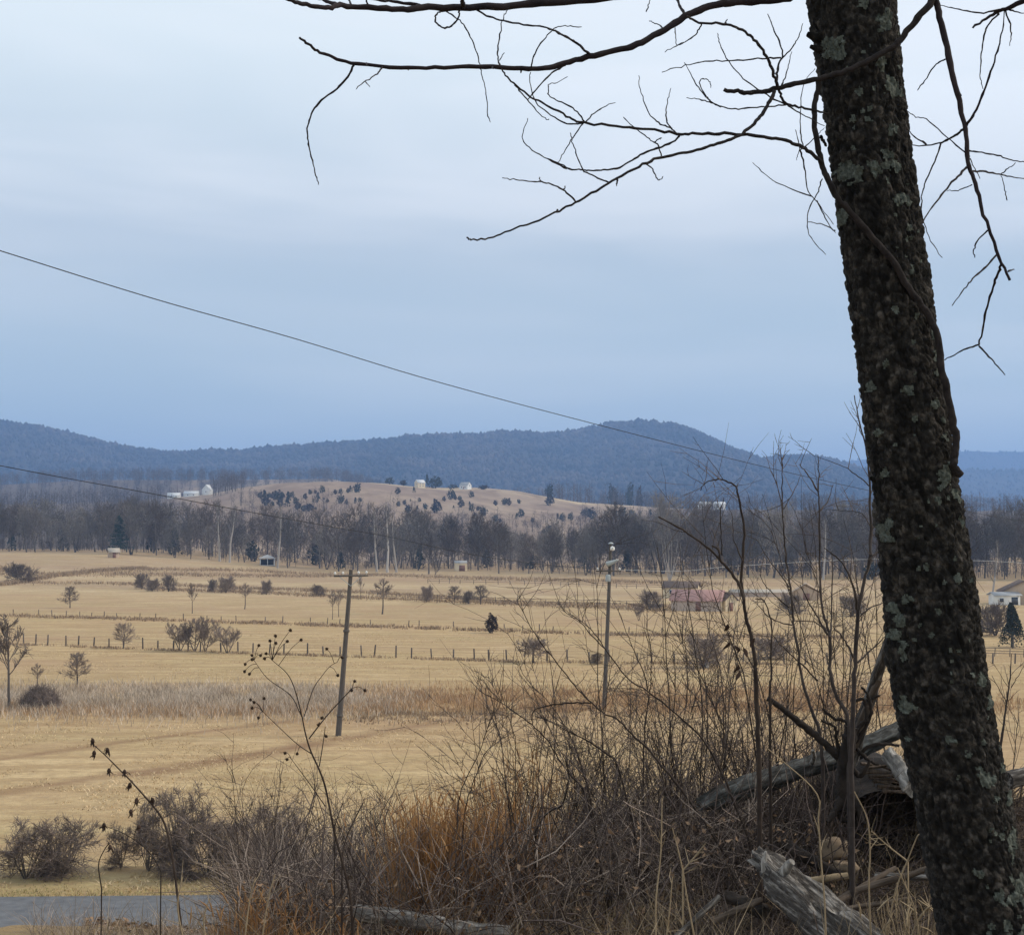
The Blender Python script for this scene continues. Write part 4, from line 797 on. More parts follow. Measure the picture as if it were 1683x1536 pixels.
s_ = m_.build('twigs', M['bushtw'], o, origin=(0, 0, 0)); s_['kind'] = 'stuff'
g = at_row(1161, 1096); o = thing('white_barrel', 'small white barrel at the foot of the dense round bush', 'barrel', g - (0, .8, 0)); m_ = MB(); m_.lathe((0, 0, 0), [(.01, 0), (.2, 0), (.23, .2), (.23, .5), (.2, .66), (.01, .66)], 12); m_.build('drum', M['white'], o, origin=(0, 0, 0)); m_ = MB(); m_.lathe((0, 0, 0), [(.215, .645), (.225, .66), (.225, .69), (.01, .70)], 12); m_.build('lid', M['metal'], o, origin=(0, 0, 0))

# ------------------------------------------------------------------ utility poles and wires
def pole(label, px0, row0, px1, row1, dia):
    g = at_row(px0, row0); t = P(px1, row1, g[1]); o = thing('utility_pole', label, 'utility pole', g); m_ = MB(); L = np.linspace(0, 1, 7)[:, None]
    m_.tube(np.vstack([g - (0, 0, .5), g + (t - g) * L]), np.concatenate([[dia * .55], np.linspace(dia * .55, dia * .36, 7)]), 12); m_.disc(t, (0, 0, 1), dia * .36, 12); wpart(m_, 'shaft', M['polewood'], o)
    return o, g, t
o, g, t = pole('leaning wooden pole with a crossarm in the near meadow', 556, 1211, 577, 936, .40)
ca = MB(); yaw = .35; cdir = np.array([math.cos(yaw), math.sin(yaw), .02]); R = np.array([[math.cos(yaw), -math.sin(yaw), 0], [math.sin(yaw), math.cos(yaw), 0], [0, 0, 1]])
c0 = t - (0, .16, .45); ca.box(c0, (2.6, .10, .13), R); wpart(ca, 'crossarm', M['polewood'], o, smooth=False)
for s in (-1.2, -.6, .6, 1.2):
    m_ = MB(); m_.lathe(c0 + cdir * s + (0, 0, .06), [(.02, 0), (.03, .05), (.085, .07), (.075, .13), (.10, .15), (.075, .22), (.03, .27), (.005, .28)], 10); wpart(m_, 'insulator', M['white'], o)
for s in (-1, 1):
    m_ = MB(); m_.tube(np.array([c0 + cdir * s * .85 + (0, -.02, -.05), c0 + (0, -.02, -.75)]), .025, 5); wpart(m_, 'brace', M['metal'], o)
for f in (.63, .12):
    m_ = MB(); m_.lathe(g + (t - g) * f, [(.2, -.1), (.24, -.08), (.24, .08), (.2, .1)], 12); wpart(m_, 'collar', M['polewood'], o)
o2, g2, t2 = pole('taller pole with a white lamp and grey fixtures behind the brambles', 993, 1166, 1004, 893, .36)
m_ = MB(); m_.lathe(t2 + (.12, -.28, -.62), [(.01, 0), (.14, .02), (.19, .10), (.19, .26), (.14, .35), (.06, .39), (.005, .4)], 14); wpart(m_, 'lamp_globe', M['white'], o2)
m_ = MB(); m_.lathe(t2 + (0, 0, -.02), [(.24, 0), (.21, .06), (.12, .12), (.01, .15)], 14); wpart(m_, 'cap', M['metal'], o2)
m_ = MB(); cT = P(1000, 926, g2[1]); Rt = np.array([[0.0, 0, 1], [0, 1, 0], [-1, 0, 0]]); a_ = math.radians(-22); Rz = np.array([[math.cos(a_), 0, math.sin(a_)], [0, 1, 0], [-math.sin(a_), 0, math.cos(a_)]])
m_.lathe(cT + (0, -.3, 0), [(.01, -.22), (.21, -.2), (.23, -.08), (.19, .28), (.10, .75), (.07, .9), (.005, .91)], 12, Rz @ Rt); wpart(m_, 'floodlight', M['metal'], o2)
m_ = MB(); m_.box(P(1000, 938, g2[1]) + (0, -.22, 0), (2.2, .1, .12)); wpart(m_, 'crossarm', M['polewood'], o2, smooth=False)
for s in (-.95, .95):
    m_ = MB(); m_.lathe(P(1000, 938, g2[1]) + (s, -.22, .05), [(.02, 0), (.09, .06), (.08, .12), (.10, .15), (.06, .24), (.005, .26)], 10); wpart(m_, 'insulator', M['white'], o2)
m_ = MB(); m_.lathe(P(999, 950, g2[1]) + (0, -.32, -.3), [(.01, 0), (.2, .01), (.22, .1), (.22, .55), (.16, .62), (.01, .64)], 12); wpart(m_, 'transformer', M['metal'], o2)
def smooth_pts(pts, n):
    """Catmull-Rom through points"""
    pts = np.asarray(pts, float)
    if len(pts) == 2: return pts[0] + (pts[1] - pts[0]) * np.linspace(0, 1, n)[:, None]
    p = np.vstack([2 * pts[0] - pts[1], pts, 2 * pts[-1] - pts[-2]]); t = np.linspace(0, len(pts) - 1 - 1e-6, n); i = t.astype(int); f = (t - i)[:, None]
    a, b, c, d = p[i], p[i + 1], p[i + 2], p[i + 3]
    return .5 * (2 * b + (c - a) * f + (2 * a - 5 * b + 4 * c - d) * f**2 + (3 * b - a - 3 * c + d) * f**3)
def wire(label, L, d0, d1, rad, m):
    q = smooth_pts(L, 60); u = (q[:, 0] - q[0, 0]) / (q[-1, 0] - q[0, 0]); D = 1 / (1 / d0 + (1 / d1 - 1 / d0) * u)
    pts = np.array([P(a, b, c) for (a, b), c in zip(q, D)]); m_ = MB(); m_.tube(pts, rad, 6); o = m_.build('overhead_wire', M[m], origin=pts[0]); tag(o, label, 'wire', 'overhead wires'); return o
wire('upper dark wire sloping down from the left across sky and mountain', [(-160, 362), (0, 412), (250, 490), (480, 555), (700, 622), (960, 692), (1290, 775), (1600, 842), (1683, 856), (1900, 890)], 44, 150, .017, 'wire')
wire('lower dark wire sloping from the left edge to the lamp pole', [(-160, 735), (0, 765), (100, 784), (250, 811), (420, 843), (560, 868), (640, 882), (760, 908), (880, 926), (1000, 936)], 62, g2[1] - .3, .02, 'wire')
wire('pale thin wire running right from the lamp pole behind the saplings', [(1016, 936), (1120, 938), (1210, 930), (1420, 919), (1600, 921), (1683, 925), (1850, 935)], g2[1] - .3, 170, .024, 'palewire')

# ------------------------------------------------------------------ foreground: the big leaning tree
TD = 5.9
TC = np.array([(-160, 1381, 150), (0, 1400, 145), (90, 1411, 137), (180, 1422, 132), (300, 1434, 134), (440, 1453, 134), (600, 1475, 133), (740, 1495, 134), (880, 1517, 141), (1000, 1532, 149), (1100, 1541, 154), (1200, 1557, 153), (1300, 1580, 150), (1400, 1597, 152), (1536, 1627, 160), (1600, 1642, 172), (1660, 1655, 215)], float)
rows = np.arange(-160, 1661, 2.7); nr = len(rows)
cxp = np.interp(rows, TC[:, 0], TC[:, 1]); wd = np.interp(rows, TC[:, 0], TC[:, 2])
ker = np.ones(41) / 41; pad = lambda a: np.convolve(np.pad(a, 20, mode='edge'), ker, 'valid')
cxp = pad(cxp); wd = pad(wd)
cen = np.array([P(a, b, TD) for a, b in zip(cxp, rows)]); rad = wd / 2 / F * TD
th = np.concatenate([np.linspace(math.pi * 1.02, math.pi * 1.98, 112), np.linspace(math.pi * 1.98, math.pi * 3.02, 30)[1:-1]])
dirs = np.stack([np.cos(th), np.sin(th), np.zeros_like(th)], -1)        # facing camera is -Y
base_r = rad[:, None] * (1 + 0.035 * np.sin(th * 3 + rows[:, None] / 210.) + 0.02 * np.sin(th * 5 - rows[:, None] / 130.))
disp = np.zeros((nr, len(th))); plate = np.zeros((nr, len(th)))
arc = th * 0.172; hgt = rows / F * TD
for i in range(nr):
    for j in range(len(th)):
        q = dirs[j] * 0.172
        v = Vector((q[0] * 47, q[1] * 47, hgt[i] * 27 + q[0] * 4))
        n1 = mnoise.noise(v * .45); dd, vp = mnoise.voronoi(v + Vector((n1 * .8, n1 * .6, n1 * .7)), distance_metric='DISTANCE', exponent=2.5)
        plate[i, j] = (math.sin(vp[0][0] * 12.9898 + vp[0][1] * 78.233 + vp[0][2] * 37.719) * 43758.5453) % 1.0; e = min(max((dd[1] - dd[0]) / .36, 0), 1); e = e * e * (3 - 2 * e)
        d2 = mnoise.voronoi(Vector((q[0] * 30 + n1 * .5, q[1] * 30 + n1 * .5, hgt[i] * 7 + q[0] * 2)), distance_metric='DISTANCE', exponent=2.5)[0]; e2 = min(max((d2[1] - d2[0]) / .22, 0), 1); e2 = e2 * e2 * (3 - 2 * e2)
        disp[i, j] = (0.0075 + .0035 * plate[i, j]) * e + 0.0075 * e2 - .005 + 0.0045 * n1 + 0.0026 * mnoise.noise(v * 2.3)
R_ = base_r + disp - .004
TV = cen[:, None, :] + R_[:, :, None] * dirs[None]
nc = len(th)
ii = np.arange(nr - 1)[:, None] * nc; jj = np.arange(nc)[None, :]; j2 = (jj + 1) % nc
TQ = np.stack([ii + jj, ii + nc + jj, ii + nc + j2, ii + j2], -1).reshape(-1, 4)
base = np.array([cen[-1][0], TD, Tz(cen[-1][0], TD)])
tree = thing('leaning_tree', 'big dark lichen-spotted tree leaning left across the right foreground', 'tree', base)
tm = MB(); tm.raw(TV.reshape(-1, 3), TQ); trunk_o = wpart(tm, 'trunk', M['bark'], tree)
at_ = trunk_o.data.attributes.new('plate', 'FLOAT', 'POINT'); at_.data.foreach_set('value', plate.ravel().astype(np.float32))
bp_ = M['bark'].copy(); bp_.name = 'plated_bark'; trunk_o.data.materials[0] = bp_; bt = bp_.node_tree; ba = bt.nodes.new('ShaderNodeAttribute'); ba.attribute_name = 'plate'      # each bark flake has its own tone
bh = bt.nodes.new('ShaderNodeHueSaturation'); bm_ = bt.nodes.new('ShaderNodeMapRange'); bm_.inputs[3].default_value = 0.45; bm_.inputs[4].default_value = 2.3; bt.links.new(ba.outputs['Fac'], bm_.inputs[0]); bt.links.new(bm_.outputs[0], bh.inputs['Value'])
bb = bt.nodes['Principled BSDF']; src_ = bb.inputs['Base Color'].links[0].from_socket; bt.links.new(src_, bh.inputs['Color']); bt.links.new(bh.outputs[0], bb.inputs['Base Color'])
# lichen: crusts that follow the bark
vpx = cxp[:, None] + (R_ / (rad[:, None] + 1e-9)) * (wd / 2)[:, None] * np.cos(th)[None]; vpy = np.repeat(rows[:, None], nc, 1)
LICH = [(1360, 88, 15), (1405, 32, 12), (1440, 55, 13), (1452, 160, 17), (1432, 125, 10), (1366, 105, 12), (1392, 295, 17), (1376, 285, 12), (1420, 292, 13), (1440, 282, 13), (1460, 290, 9), (1466, 335, 13), (1480, 345, 8), (1378, 365, 11), (1455, 225, 9), (1450, 232, 6), (1390, 258, 5), (1388, 213, 5), (1398, 170, 5), (1480, 385, 8), (1520, 551, 11), (1532, 590, 11), (1530, 612, 9), (1475, 646, 8), (1520, 668, 7), (1484, 571, 6), (1490, 527, 6), (1455, 520, 8), (1442, 603, 5), (1423, 642, 8), (1487, 691, 5), (1540, 720, 8), (1534, 777, 15), (1556, 812, 11), (1529, 805, 8), (1523, 820, 6), (1565, 857, 8), (1446, 780, 9), (1432, 715, 9), (1448, 865, 12), (1452, 885, 9), (1503, 930, 5), (1553, 947, 7), (1531, 955, 4), (1464, 1000, 9), (1470, 1018, 9), (1467, 1040, 9), (1476, 1056, 8), (1475, 1075, 7), (1479, 982, 7), (1484, 1160, 11), (1478, 1148, 7), (1539, 1062, 5), (1540, 1079, 4), (1594, 1108, 11), (1578, 1104, 6), (1614, 1150, 8), (1593, 1210, 5), (1598, 1268, 14), (1588, 1262, 10), (1632, 1256, 9), (1646, 1306, 12), (1618, 1298, 5), (1641, 1372, 15), (1625, 1362, 6), (1655, 1440, 21), (1640, 1462, 12), (1664, 1475, 12), (1618, 1452, 8), (1628, 1500, 8), (1603, 1347, 5), (1606, 1373, 5), (1630, 1515, 6), (1660, 1510, 12), (1605, 1500, 5), (1586, 1417, 8), (1540, 1205, 6), (1521, 1000, 5)]
rl = np.random.default_rng(12)
for k in range(110):
    ry = rl.uniform(10, 1520); LICH.append((np.interp(ry, TC[:, 0], TC[:, 1]) + rl.normal(12, 38), ry, rl.uniform(1.8, 4.0)))
fcx = vpx.ravel()[TQ].mean(1); fcy = vpy.ravel()[TQ].mean(1); front = (np.sin(th) < .05)
ff = np.repeat(front[None, :], nr - 1, 0).ravel()
nzf = vnoise(fcx / 6.0, fcy / 6.0, 5) * .9 + vnoise(fcx / 14.0, fcy / 14.0, 6) * .8
TVf = TV.reshape(-1, 3)
for (lx, ly, lr) in LICH:
    sel = ff & (np.hypot(fcx - lx, (fcy - ly) * .85) < lr * .8 * (1 + nzf * 1.5))
    fq = TQ[sel]
    if len(fq) > 1:       # keep the one connected crust nearest its middle
        seed_ = int(np.argmin(np.hypot(fcx[sel] - lx, fcy[sel] - ly))); keep_ = np.zeros(len(fq), bool); keep_[seed_] = True; n0 = 0
        while keep_.sum() != n0: n0 = keep_.sum(); keep_ |= np.isin(fq, np.unique(fq[keep_])).sum(1) >= 2
        fq = fq[keep_]
    if len(fq) < 2: continue
    u, inv = np.unique(fq, return_inverse=True); cc = cen[u // nc]; out = TVf[u] - cc; out /= np.linalg.norm(out, axis=1, keepdims=True)
    m_ = MB(); m_.raw(TVf[u] + out * (0.0025 + .002 * rl.random(len(u))[:, None]), inv.reshape(-1, 4)); m_.build('lichen_patch', M['lichen'], trunk_o, origin=np.array(tree.location))
# broken branch collars on the left edge of the trunk
for (kx, ky, kr) in [(1333, 62, 9), (1338, 82, 7), (1437, 790, 7)]:
    m_ = MB(); p = P(kx + 8, ky, TD - .02); m_.tube(np.array([p + (.05, 0, 0), p, p + (-.035, -.01, .01)]), np.array([1.2, 1, .5]) * kr / F * TD, 8); wpart(m_, 'branch_stub', M['bark'], tree, trunk_o)

# traced limbs -------------------------------------------------------
z5 = lambda L: [(460 + a / 3.366, b / 3.366) for a, b in L]
z6 = lambda L: [(900 + a / 3.366, b / 3.366) for a, b in L]
z7 = lambda L: [(1283 + a / 3.34, b / 3.34) for a, b in L]
z8 = lambda L: [(1330 + a / 3.49, 440 + b / 3.49) for a, b in L]
def stroke3(L, d0, d1, n=None):
    n = n or max(6, len(L) * 4); q = smooth_pts(L, n); D = d0 + (d1 - d0) * np.linspace(0, 1, n)
    return q, np.array([P(a, b, c) for (a, b), c in zip(q, D)]), D
def main_limb(root, name, L, d0, d1, r0, r1, m, sides=8, parent=None):
    q, pts, D = stroke3(L, d0, d1); rj = np.random.default_rng(int(L[0][0] * 7 + L[0][1]) & 0xffff)
    rr_ = np.linspace(r0, r1, len(pts)) * 1.12 * (1 + np.abs(rj.normal(0, .10, len(pts)))); pts = pts + rj.normal(0, .0018, pts.shape)
    m_ = MB(); m_.tube(pts, rr_, sides); m_.disc(pts[-1], pts[-1] - pts[-2], rr_[-1], sides); o = wpart(m_, name, M[m], root, parent); o['_d'] = 1
    return o, q, D
def twig_on(root, par, L, m, r0=.0028, r1=.0012, k=None):
    o, q, D = par
    e0 = np.hypot(*(q - np.array(L[0])).T); e1 = np.hypot(*(q - np.array(L[-1])).T)
    if e1.min() < e0.min(): L = L[::-1]; e0 = e1
    d0 = D[int(np.argmin(e0))]; k = rl.uniform(-.35, .35) if k is None else k
    qq, pts, DD = stroke3(L, d0, d0 + k)
    rj = rl.normal(0, .0013, pts.shape); rj[0] = 0; m_ = MB(); m_.tube(pts + rj, np.linspace(r0, r1, len(pts)) * 1.08 * (1 + np.abs(rl.normal(0, .22, len(pts)))), 5)
    return wpart(m_, 'twig', M[m], root, o), qq, DD
A = main_limb(tree, 'branch', [(1352, -40), (1312, -12)] + z6([(1260, 0), (1060, 15), (950, 25), (850, 50), (760, 95), (650, 165), (520, 235), (400, 275), (250, 310), (100, 350), (0, 375)]) + z5([(1380, 382), (1220, 372), (1050, 367), (850, 375), (650, 373), (415, 350), (300, 320), (210, 285), (160, 245), (108, 205)]), 5.85, 5.2, .0135, .0035, 'twig')
B = main_limb(tree, 'branch', [(1378, -70), (1240, -45), (1100, -18)] + z5([(1683, 0), (1400, 20), (1200, 38), (1000, 40), (810, 40), (720, 52), (600, 48), (400, 35), (330, 28), (280, 42), (200, 38), (120, 20), (50, 0), (-60, -40)]), 5.85, 5.1, .0145, .005, 'twig')
TW = lambda par, L, r0=.0028, r1=.0012, root=tree, m='twig': twig_on(root, par, L, m, r0, r1)
TW(B, z5([(830, 40), (650, 12), (540, 0), (400, -20)]), .006, .003); TW(B, z5([(335, 30), (240, 3), (150, -30)]), .006, .003); TW(B, z5([(1015, 45), (1012, 10), (1005, -20)]), .007, .005)
TW(B, z5([(490, 40), (480, 0), (470, -20)]), .003, .002); TW(B, z5([(395, 30), (385, 0), (375, -20)]), .003, .002)
TW(A, z5([(415, 352), (370, 430), (320, 490), (230, 555), (180, 620), (155, 690), (152, 740), (160, 800), (180, 900), (200, 980), (215, 1020)]), .0034, .0014)
a2 = TW(A, z5([(565, 372), (540, 410), (480, 445), (420, 490)]), .0026); twig_on(tree, (a2[0], a2[1], a2[2]), z5([(465, 455), (485, 465), (498, 478)]), 'twig', .0018) if False else None
TW(A, z5([(475, 452), (485, 465), (498, 478)]), .0016, .001)
TW(A, z5([(1220, 372), (1208, 330), (1205, 270), (1220, 170), (1235, 100), (1260, 55)])); TW(A, z5([(1215, 335), (1240, 293)]), .0016)
TW(A, z5([(1600, 345), (1560, 370), (1500, 410), (1440, 470), (1370, 550)]), .0035, .0018)
TW(B, z5([(1090, 55), (1150, 90), (1230, 115), (1350, 138), (1450, 150), (1520, 172), (1600, 210), (1650, 245), (1683, 280)]) + z6([(60, 180 + 90), (120, 290)])[:0], .0032, .002)
TW(A, z6([(235, 305), (160, 240), (60, 180), (0, 158)]), .004, .0025)
TW(A, z5([(1670, 152), (1600, 145), (1540, 150), (1490, 185), (1430, 260), (1400, 330), (1388, 380)]), .0024)
TW(A, z6([(640, 162), (620, 140), (590, 130), (563, 115)]), .0024); TW(B, z5([(995, 50), (990, 90), (965, 130), (920, 155), (880, 145), (860, 115), (865, 85), (895, 65), (940, 75), (990, 110), (1030, 160), (1060, 220), (1090, 300), (1105, 360), (1120, 430), (1140, 510), (1148, 600), (1150, 640), (1165, 675)]), .003, .0013)
TW(A, z6([(765, 85), (740, 50), (715, 0), (700, -30)]), .005, .0035); TW(A, z6([(545, 65), (560, 30), (570, -10)]), .002); 
for (bx_, by_, ex, ey) in [(713, 373, 712, 388), (1175, 372, 1178, 380), (1335, 380, 1336, 402), (475, 362, 478, 352)]: TW(A, z5([(bx_, by_), (ex, ey)]), .003, .002)

# vine that winds across the trunk -----------------------------------
vroot = P(1579, 781, 5.70)
vine = thing('climbing_vine', 'dark woody vine winding diagonally across the leaning trunk', 'vine', P(1568, 790, 5.75))
C = main_limb(vine, 'stem', z7([(212, 430), (195, 520), (185, 620), (185, 700), (205, 800), (225, 890), (250, 960), (290, 1050), (350, 1130), (430, 1220), (520, 1320), (620, 1440)]) + z8([(560, 100), (640, 210), (710, 320), (745, 440), (755, 560), (790, 680), (815, 820), (840, 960), (840, 1060), (830, 1120), (850, 1170), (868, 1190)]), 5.715, 5.735, .0085, .0125, 'vine')
D_ = main_limb(vine, 'stem', [(1556, -40)] + z7([(830, 5), (760, 90), (700, 165), (650, 235), (580, 280), (480, 335), (380, 385), (300, 410), (210, 435), (100, 455), (0, 480)]) + z6([(1200, 505), (1110, 515), (1050, 508), (975, 500)]), 5.70, 5.66, .011, .0065, 'vine')
VT = lambda par, L, r0=.0028, r1=.0012: twig_on(vine, par, L, 'vine', r0, r1)
Cl = main_limb(vine, 'runner', z6([(1520, 905), (1475, 860), (1420, 820), (1350, 790), (1270, 770), (1180, 757), (1080, 745), (950, 738), (820, 740), (730, 743), (640, 725), (500, 712), (350, 695), (200, 677)]) + z5([(1640, 670), (1580, 640), (1480, 580), (1400, 545), (1320, 485), (1250, 420), (1225, 375)]), 5.715, 5.3, .0062, .0022, 'vine', 6)
VT(Cl, z6([(730, 745), (700, 780), (620, 815), (540, 845), (470, 885), (400, 925), (330, 940), (250, 945), (200, 940), (130, 935), (60, 905), (0, 880)]) + z5([(1590, 935), (1530, 905), (1430, 850), (1360, 800), (1342, 760), (1350, 710), (1375, 655)]), .0034, .0012)
for L, a in [([(725, 742), (690, 715), (660, 665), (658, 600), (668, 540), (680, 490)], .0028), ([(690, 712), (630, 690), (580, 650), (540, 580), (510, 490), (502, 420)], .0024), ([(205, 680), (180, 640), (130, 590), (60, 560), (10, 530), (5, 490), (8, 465), (50, 460), (108, 425)], .0026), ([(210, 675), (280, 610), (375, 565)], .0024), ([(195, 685), (130, 780), (80, 860), (58, 905)], .0022), ([(1415, 815), (1400, 740), (1400, 620), (1405, 530), (1430, 440), (1480, 380)], .002), ([(1420, 818), (1395, 830), (1385, 770), (1370, 720)], .002), ([(1395, 830), (1420, 920), (1440, 1050), (1500, 1130), (1585, 1240)], .0026), ([(1395, 825), (1375, 885)], .0016), ([(1420, 818), (1480, 760), (1530, 710)], .002)]: VT(Cl, z6(L), a, .001)
VT(Cl, z5([(1683, 680), (1600, 685), (1520, 650), (1440, 590), (1400, 530), (1385, 450), (1388, 400)]), .0024); VT(Cl, z5([(1300, 470), (1340, 520), (1400, 590), (1470, 660), (1490, 660)]), .0022)
for L in [[(1520, 990), (1490, 1070), (1445, 1160), (1438, 1250), (1460, 1320), (1540, 1410)], [(1460, 1085), (1330, 1040), (1220, 980), (1135, 900)], [(1590, 1275), (1530, 1245), (1440, 1225)], [(1590, 1290), (1540, 1210), (1490, 1110)]]: VT(C, z6(L), .0022, .001)
Du = main_limb(vine, 'runner', z6([(1275, 490), (1255, 430), (1235, 370), (1205, 300), (1150, 230), (1100, 185), (1030, 145), (950, 132), (850, 127), (790, 105), (768, 90)]), 5.66, 5.45, .0055, .0035, 'vine', 6)
Dd = main_limb(vine, 'runner', z6([(1255, 505), (1235, 550), (1205, 600), (1170, 650), (1120, 705), (1070, 745), (1000, 775), (920, 800), (850, 825), (740, 850), (630, 870), (540, 905), (450, 950), (340, 1010), (250, 1065), (155, 1118), (60, 1165)]) + z5([(1530, 1170), (1420, 1225), (1340, 1250), (1230, 1290), (1140, 1322), (1060, 1325), (1035, 1315)]), 5.66, 5.2, .0062, .0024, 'vine', 6)
for L in [[(850, 130), (835, 170), (800, 210), (720, 250), (650, 290)], [(980, 135), (992, 108)]]: VT(Du, z6(L), .0026)
VT(Du, z6([(1268, 470), (1270, 400), (1280, 350), (1300, 305), (1280, 230), (1245, 150), (1220, 80)]), .0042, .0014); VT(Du, z6([(1285, 340), (1350, 265), (1380, 220), (1415, 130)]), .0026); VT(Du, z6([(1290, 320), (1200, 325), (1080, 332), (950, 337), (850, 345), (750, 365), (630, 400)]), .0028); VT(Du, z6([(800, 208), (720, 250), (710, 200), (705, 155)]), .0016)
VT(D_, z6([(1290, 480), (1315, 420), (1335, 350), (1347, 290)]), .0024)
for L, a in [([(340, 1010), (270, 980), (200, 945), (160, 850), (135, 780), (125, 735)], .0026), ([(630, 865), (610, 800), (590, 790), (540, 755), (480, 705), (418, 645)], .0024), ([(545, 908), (580, 935), (600, 980), (615, 995), (635, 975)], .0022), ([(385, 985), (380, 1030)], .0034), ([(590, 790), (610, 770), (630, 765)], .002)]: VT(Dd, z6(L), a)
VT(Dd, z5([(1635, 1115), (1580, 1060), (1520, 1025), (1450, 1008), (1380, 1003), (1300, 993), (1230, 988)]), .0028); VT(Dd, z5([(1440, 1006), (1437, 980)]), .002); VT(Dd, z5([(1572, 1055), (1578, 1030)]), .002)
d6 = main_limb(vine, 'runner', z6([(1280, 500), (1300, 550), (1330, 580), (1400, 595), (1480, 612), (1560, 628)]), 5.66, 5.72, .0045, .003, 'vine', 6)
for L in [[(1320, 580), (1230, 590), (1120, 597), (1040, 603), (960, 590), (900, 560), (860, 510), (840, 455), (855, 438), (880, 440), (900, 460), (903, 485)], [(1330, 585), (1420, 640), (1530, 695)], [(940, 180), (950, 240), (990, 320), (1050, 400), (1120, 465), (1220, 530), (1320, 580)], [(960, 590), (905, 570), (840, 550), (770, 545)], [(900, 560), (870, 530), (830, 480), (790, 410), (757, 345)]]: VT(d6, z6(L), .0026)
VT(D_, z7([(565, 280), (520, 340), (500, 420), (440, 520), (380, 570)]), .003, .002)
VT(C, z7([(250, 800), (235, 775), (222, 750)]), .005, .004)
E = main_limb(tree, 'branch', [(1512, -60)] + z7([(845, -10), (870, 80), (910, 250), (950, 430), (990, 600), (1015, 720), (1025, 880), (1060, 980), (1100, 1120), (1150, 1270), (1210, 1440), (1255, 1536)]), 5.75, 5.5, .0115, .0042, 'twig')
for L, a in [([(1020, 690), (1060, 630), (1110, 520), (1150, 410), (1190, 280), (1215, 180), (1230, 60)], .005), ([(1005, 710), (950, 750), (890, 780), (800, 798), (690, 798)], .004), ([(1025, 915), (960, 980), (890, 1060), (830, 1140), (765, 1240)], .0042), ([(1045, 940), (1120, 942), (1210, 958), (1270, 972), (1350, 980)], .0032), ([(1035, 828), (1100, 838), (1200, 855), (1270, 880), (1350, 890)], .0026), ([(905, 325), (850, 355), (800, 430), (750, 495)], .0026), ([(1135, 1265), (1080, 1320), (1058, 1380), (1070, 1410)], .0024), ([(985, 510), (990, 525)], .002), ([(1250, 1490), (1280, 1477)], .003)]: TW(E, z7(L), a, .0016)
E2 = TW(E, z7([(1210, 1440), (1195, 1500)]) + z8([(1060, 90), (1020, 220), (1000, 330), (975, 440)]), .0042, .003)
for L in [[(975, 440), (880, 475), (775, 530)], [(975, 450), (1050, 530), (1120, 612)]]:
    q_ = np.array(z8([(975, 440)])); k_ = len(E2[2]) - 1; twig_on(tree, (E[0], np.vstack([E2[1][-1:]]), E2[2][-1:]), z8(L), 'twig', .003, .0016)
TW(E, z7([(1185, 1400), (1120, 1470), (1050, 1536)]) + z8([(900, 110), (820, 215)]), .0034, .0014)
e2 = (E[0], np.array(smooth_pts(z7([(1005, 710), (950, 750), (890, 780), (800, 798)]), 20)), np.full(20, 5.62))
twig_on(tree, e2, z7([(880, 785), (840, 900), (790, 1010), (775, 1090), (780, 1200), (820, 1310), (885, 1415)]), 'twig', .0026); twig_on(tree, e2, z7([(800, 795), (740, 755), (690, 705)]), 'twig', .0026)
twig_on(tree, e2, z7([(1040, 860), (920, 760), (805, 660), (740, 640), (690, 605)]), 'twig', .002)
for L in [[(1210, 958), (1250, 925), (1290, 895)], [(1212, 962), (1230, 1040), (1243, 1100)], [(1040, 870), (1070, 930), (1095, 980)], [(1050, 1015), (980, 1045), (915, 1045)]]: TW(E, z7(L), .0018)
Fb = main_limb(tree, 'branch', [(1760, -40)] + z7([(1336, 5), (1225, 50), (1140, 95), (1055, 150)]), 5.4, 5.5, .009, .003, 'twig')
for L in [[(1225, 50), (1090, 72), (980, 50), (875, 33)], [(1200, 75), (1130, 150), (1110, 240), (1100, 330), (1095, 420), (1110, 490)], [(1235, 60), (1265, 160), (1258, 250)], [(1240, 45), (1290, 65), (1350, 75)]]: TW(Fb, z7(L), .003)
# high limbs beyond the top of the picture, so that the crown does not end at the frame
for k, (x0, y0, x1, y1, dd) in enumerate([(1388, -130, 1180, -420, .6), (1400, -100, 1640, -380, -.5)]):
    main_limb(tree, 'branch', [(x0, y0), ((x0 + x1) / 2 + 20, (y0 + y1) / 2 - 20), (x1, y1)], TD, TD + dd, .03, .008, 'twig')
m_ = MB(); m_.tube(smooth_pts([cen[2], cen[0], cen[0] + (-.09, 0, .5), cen[0] + (-.1, .1, 1.3)], 10), np.linspace(rad[0] * .96, .06, 10), 24); wpart(m_, 'upper_trunk', M['bark'], tree)

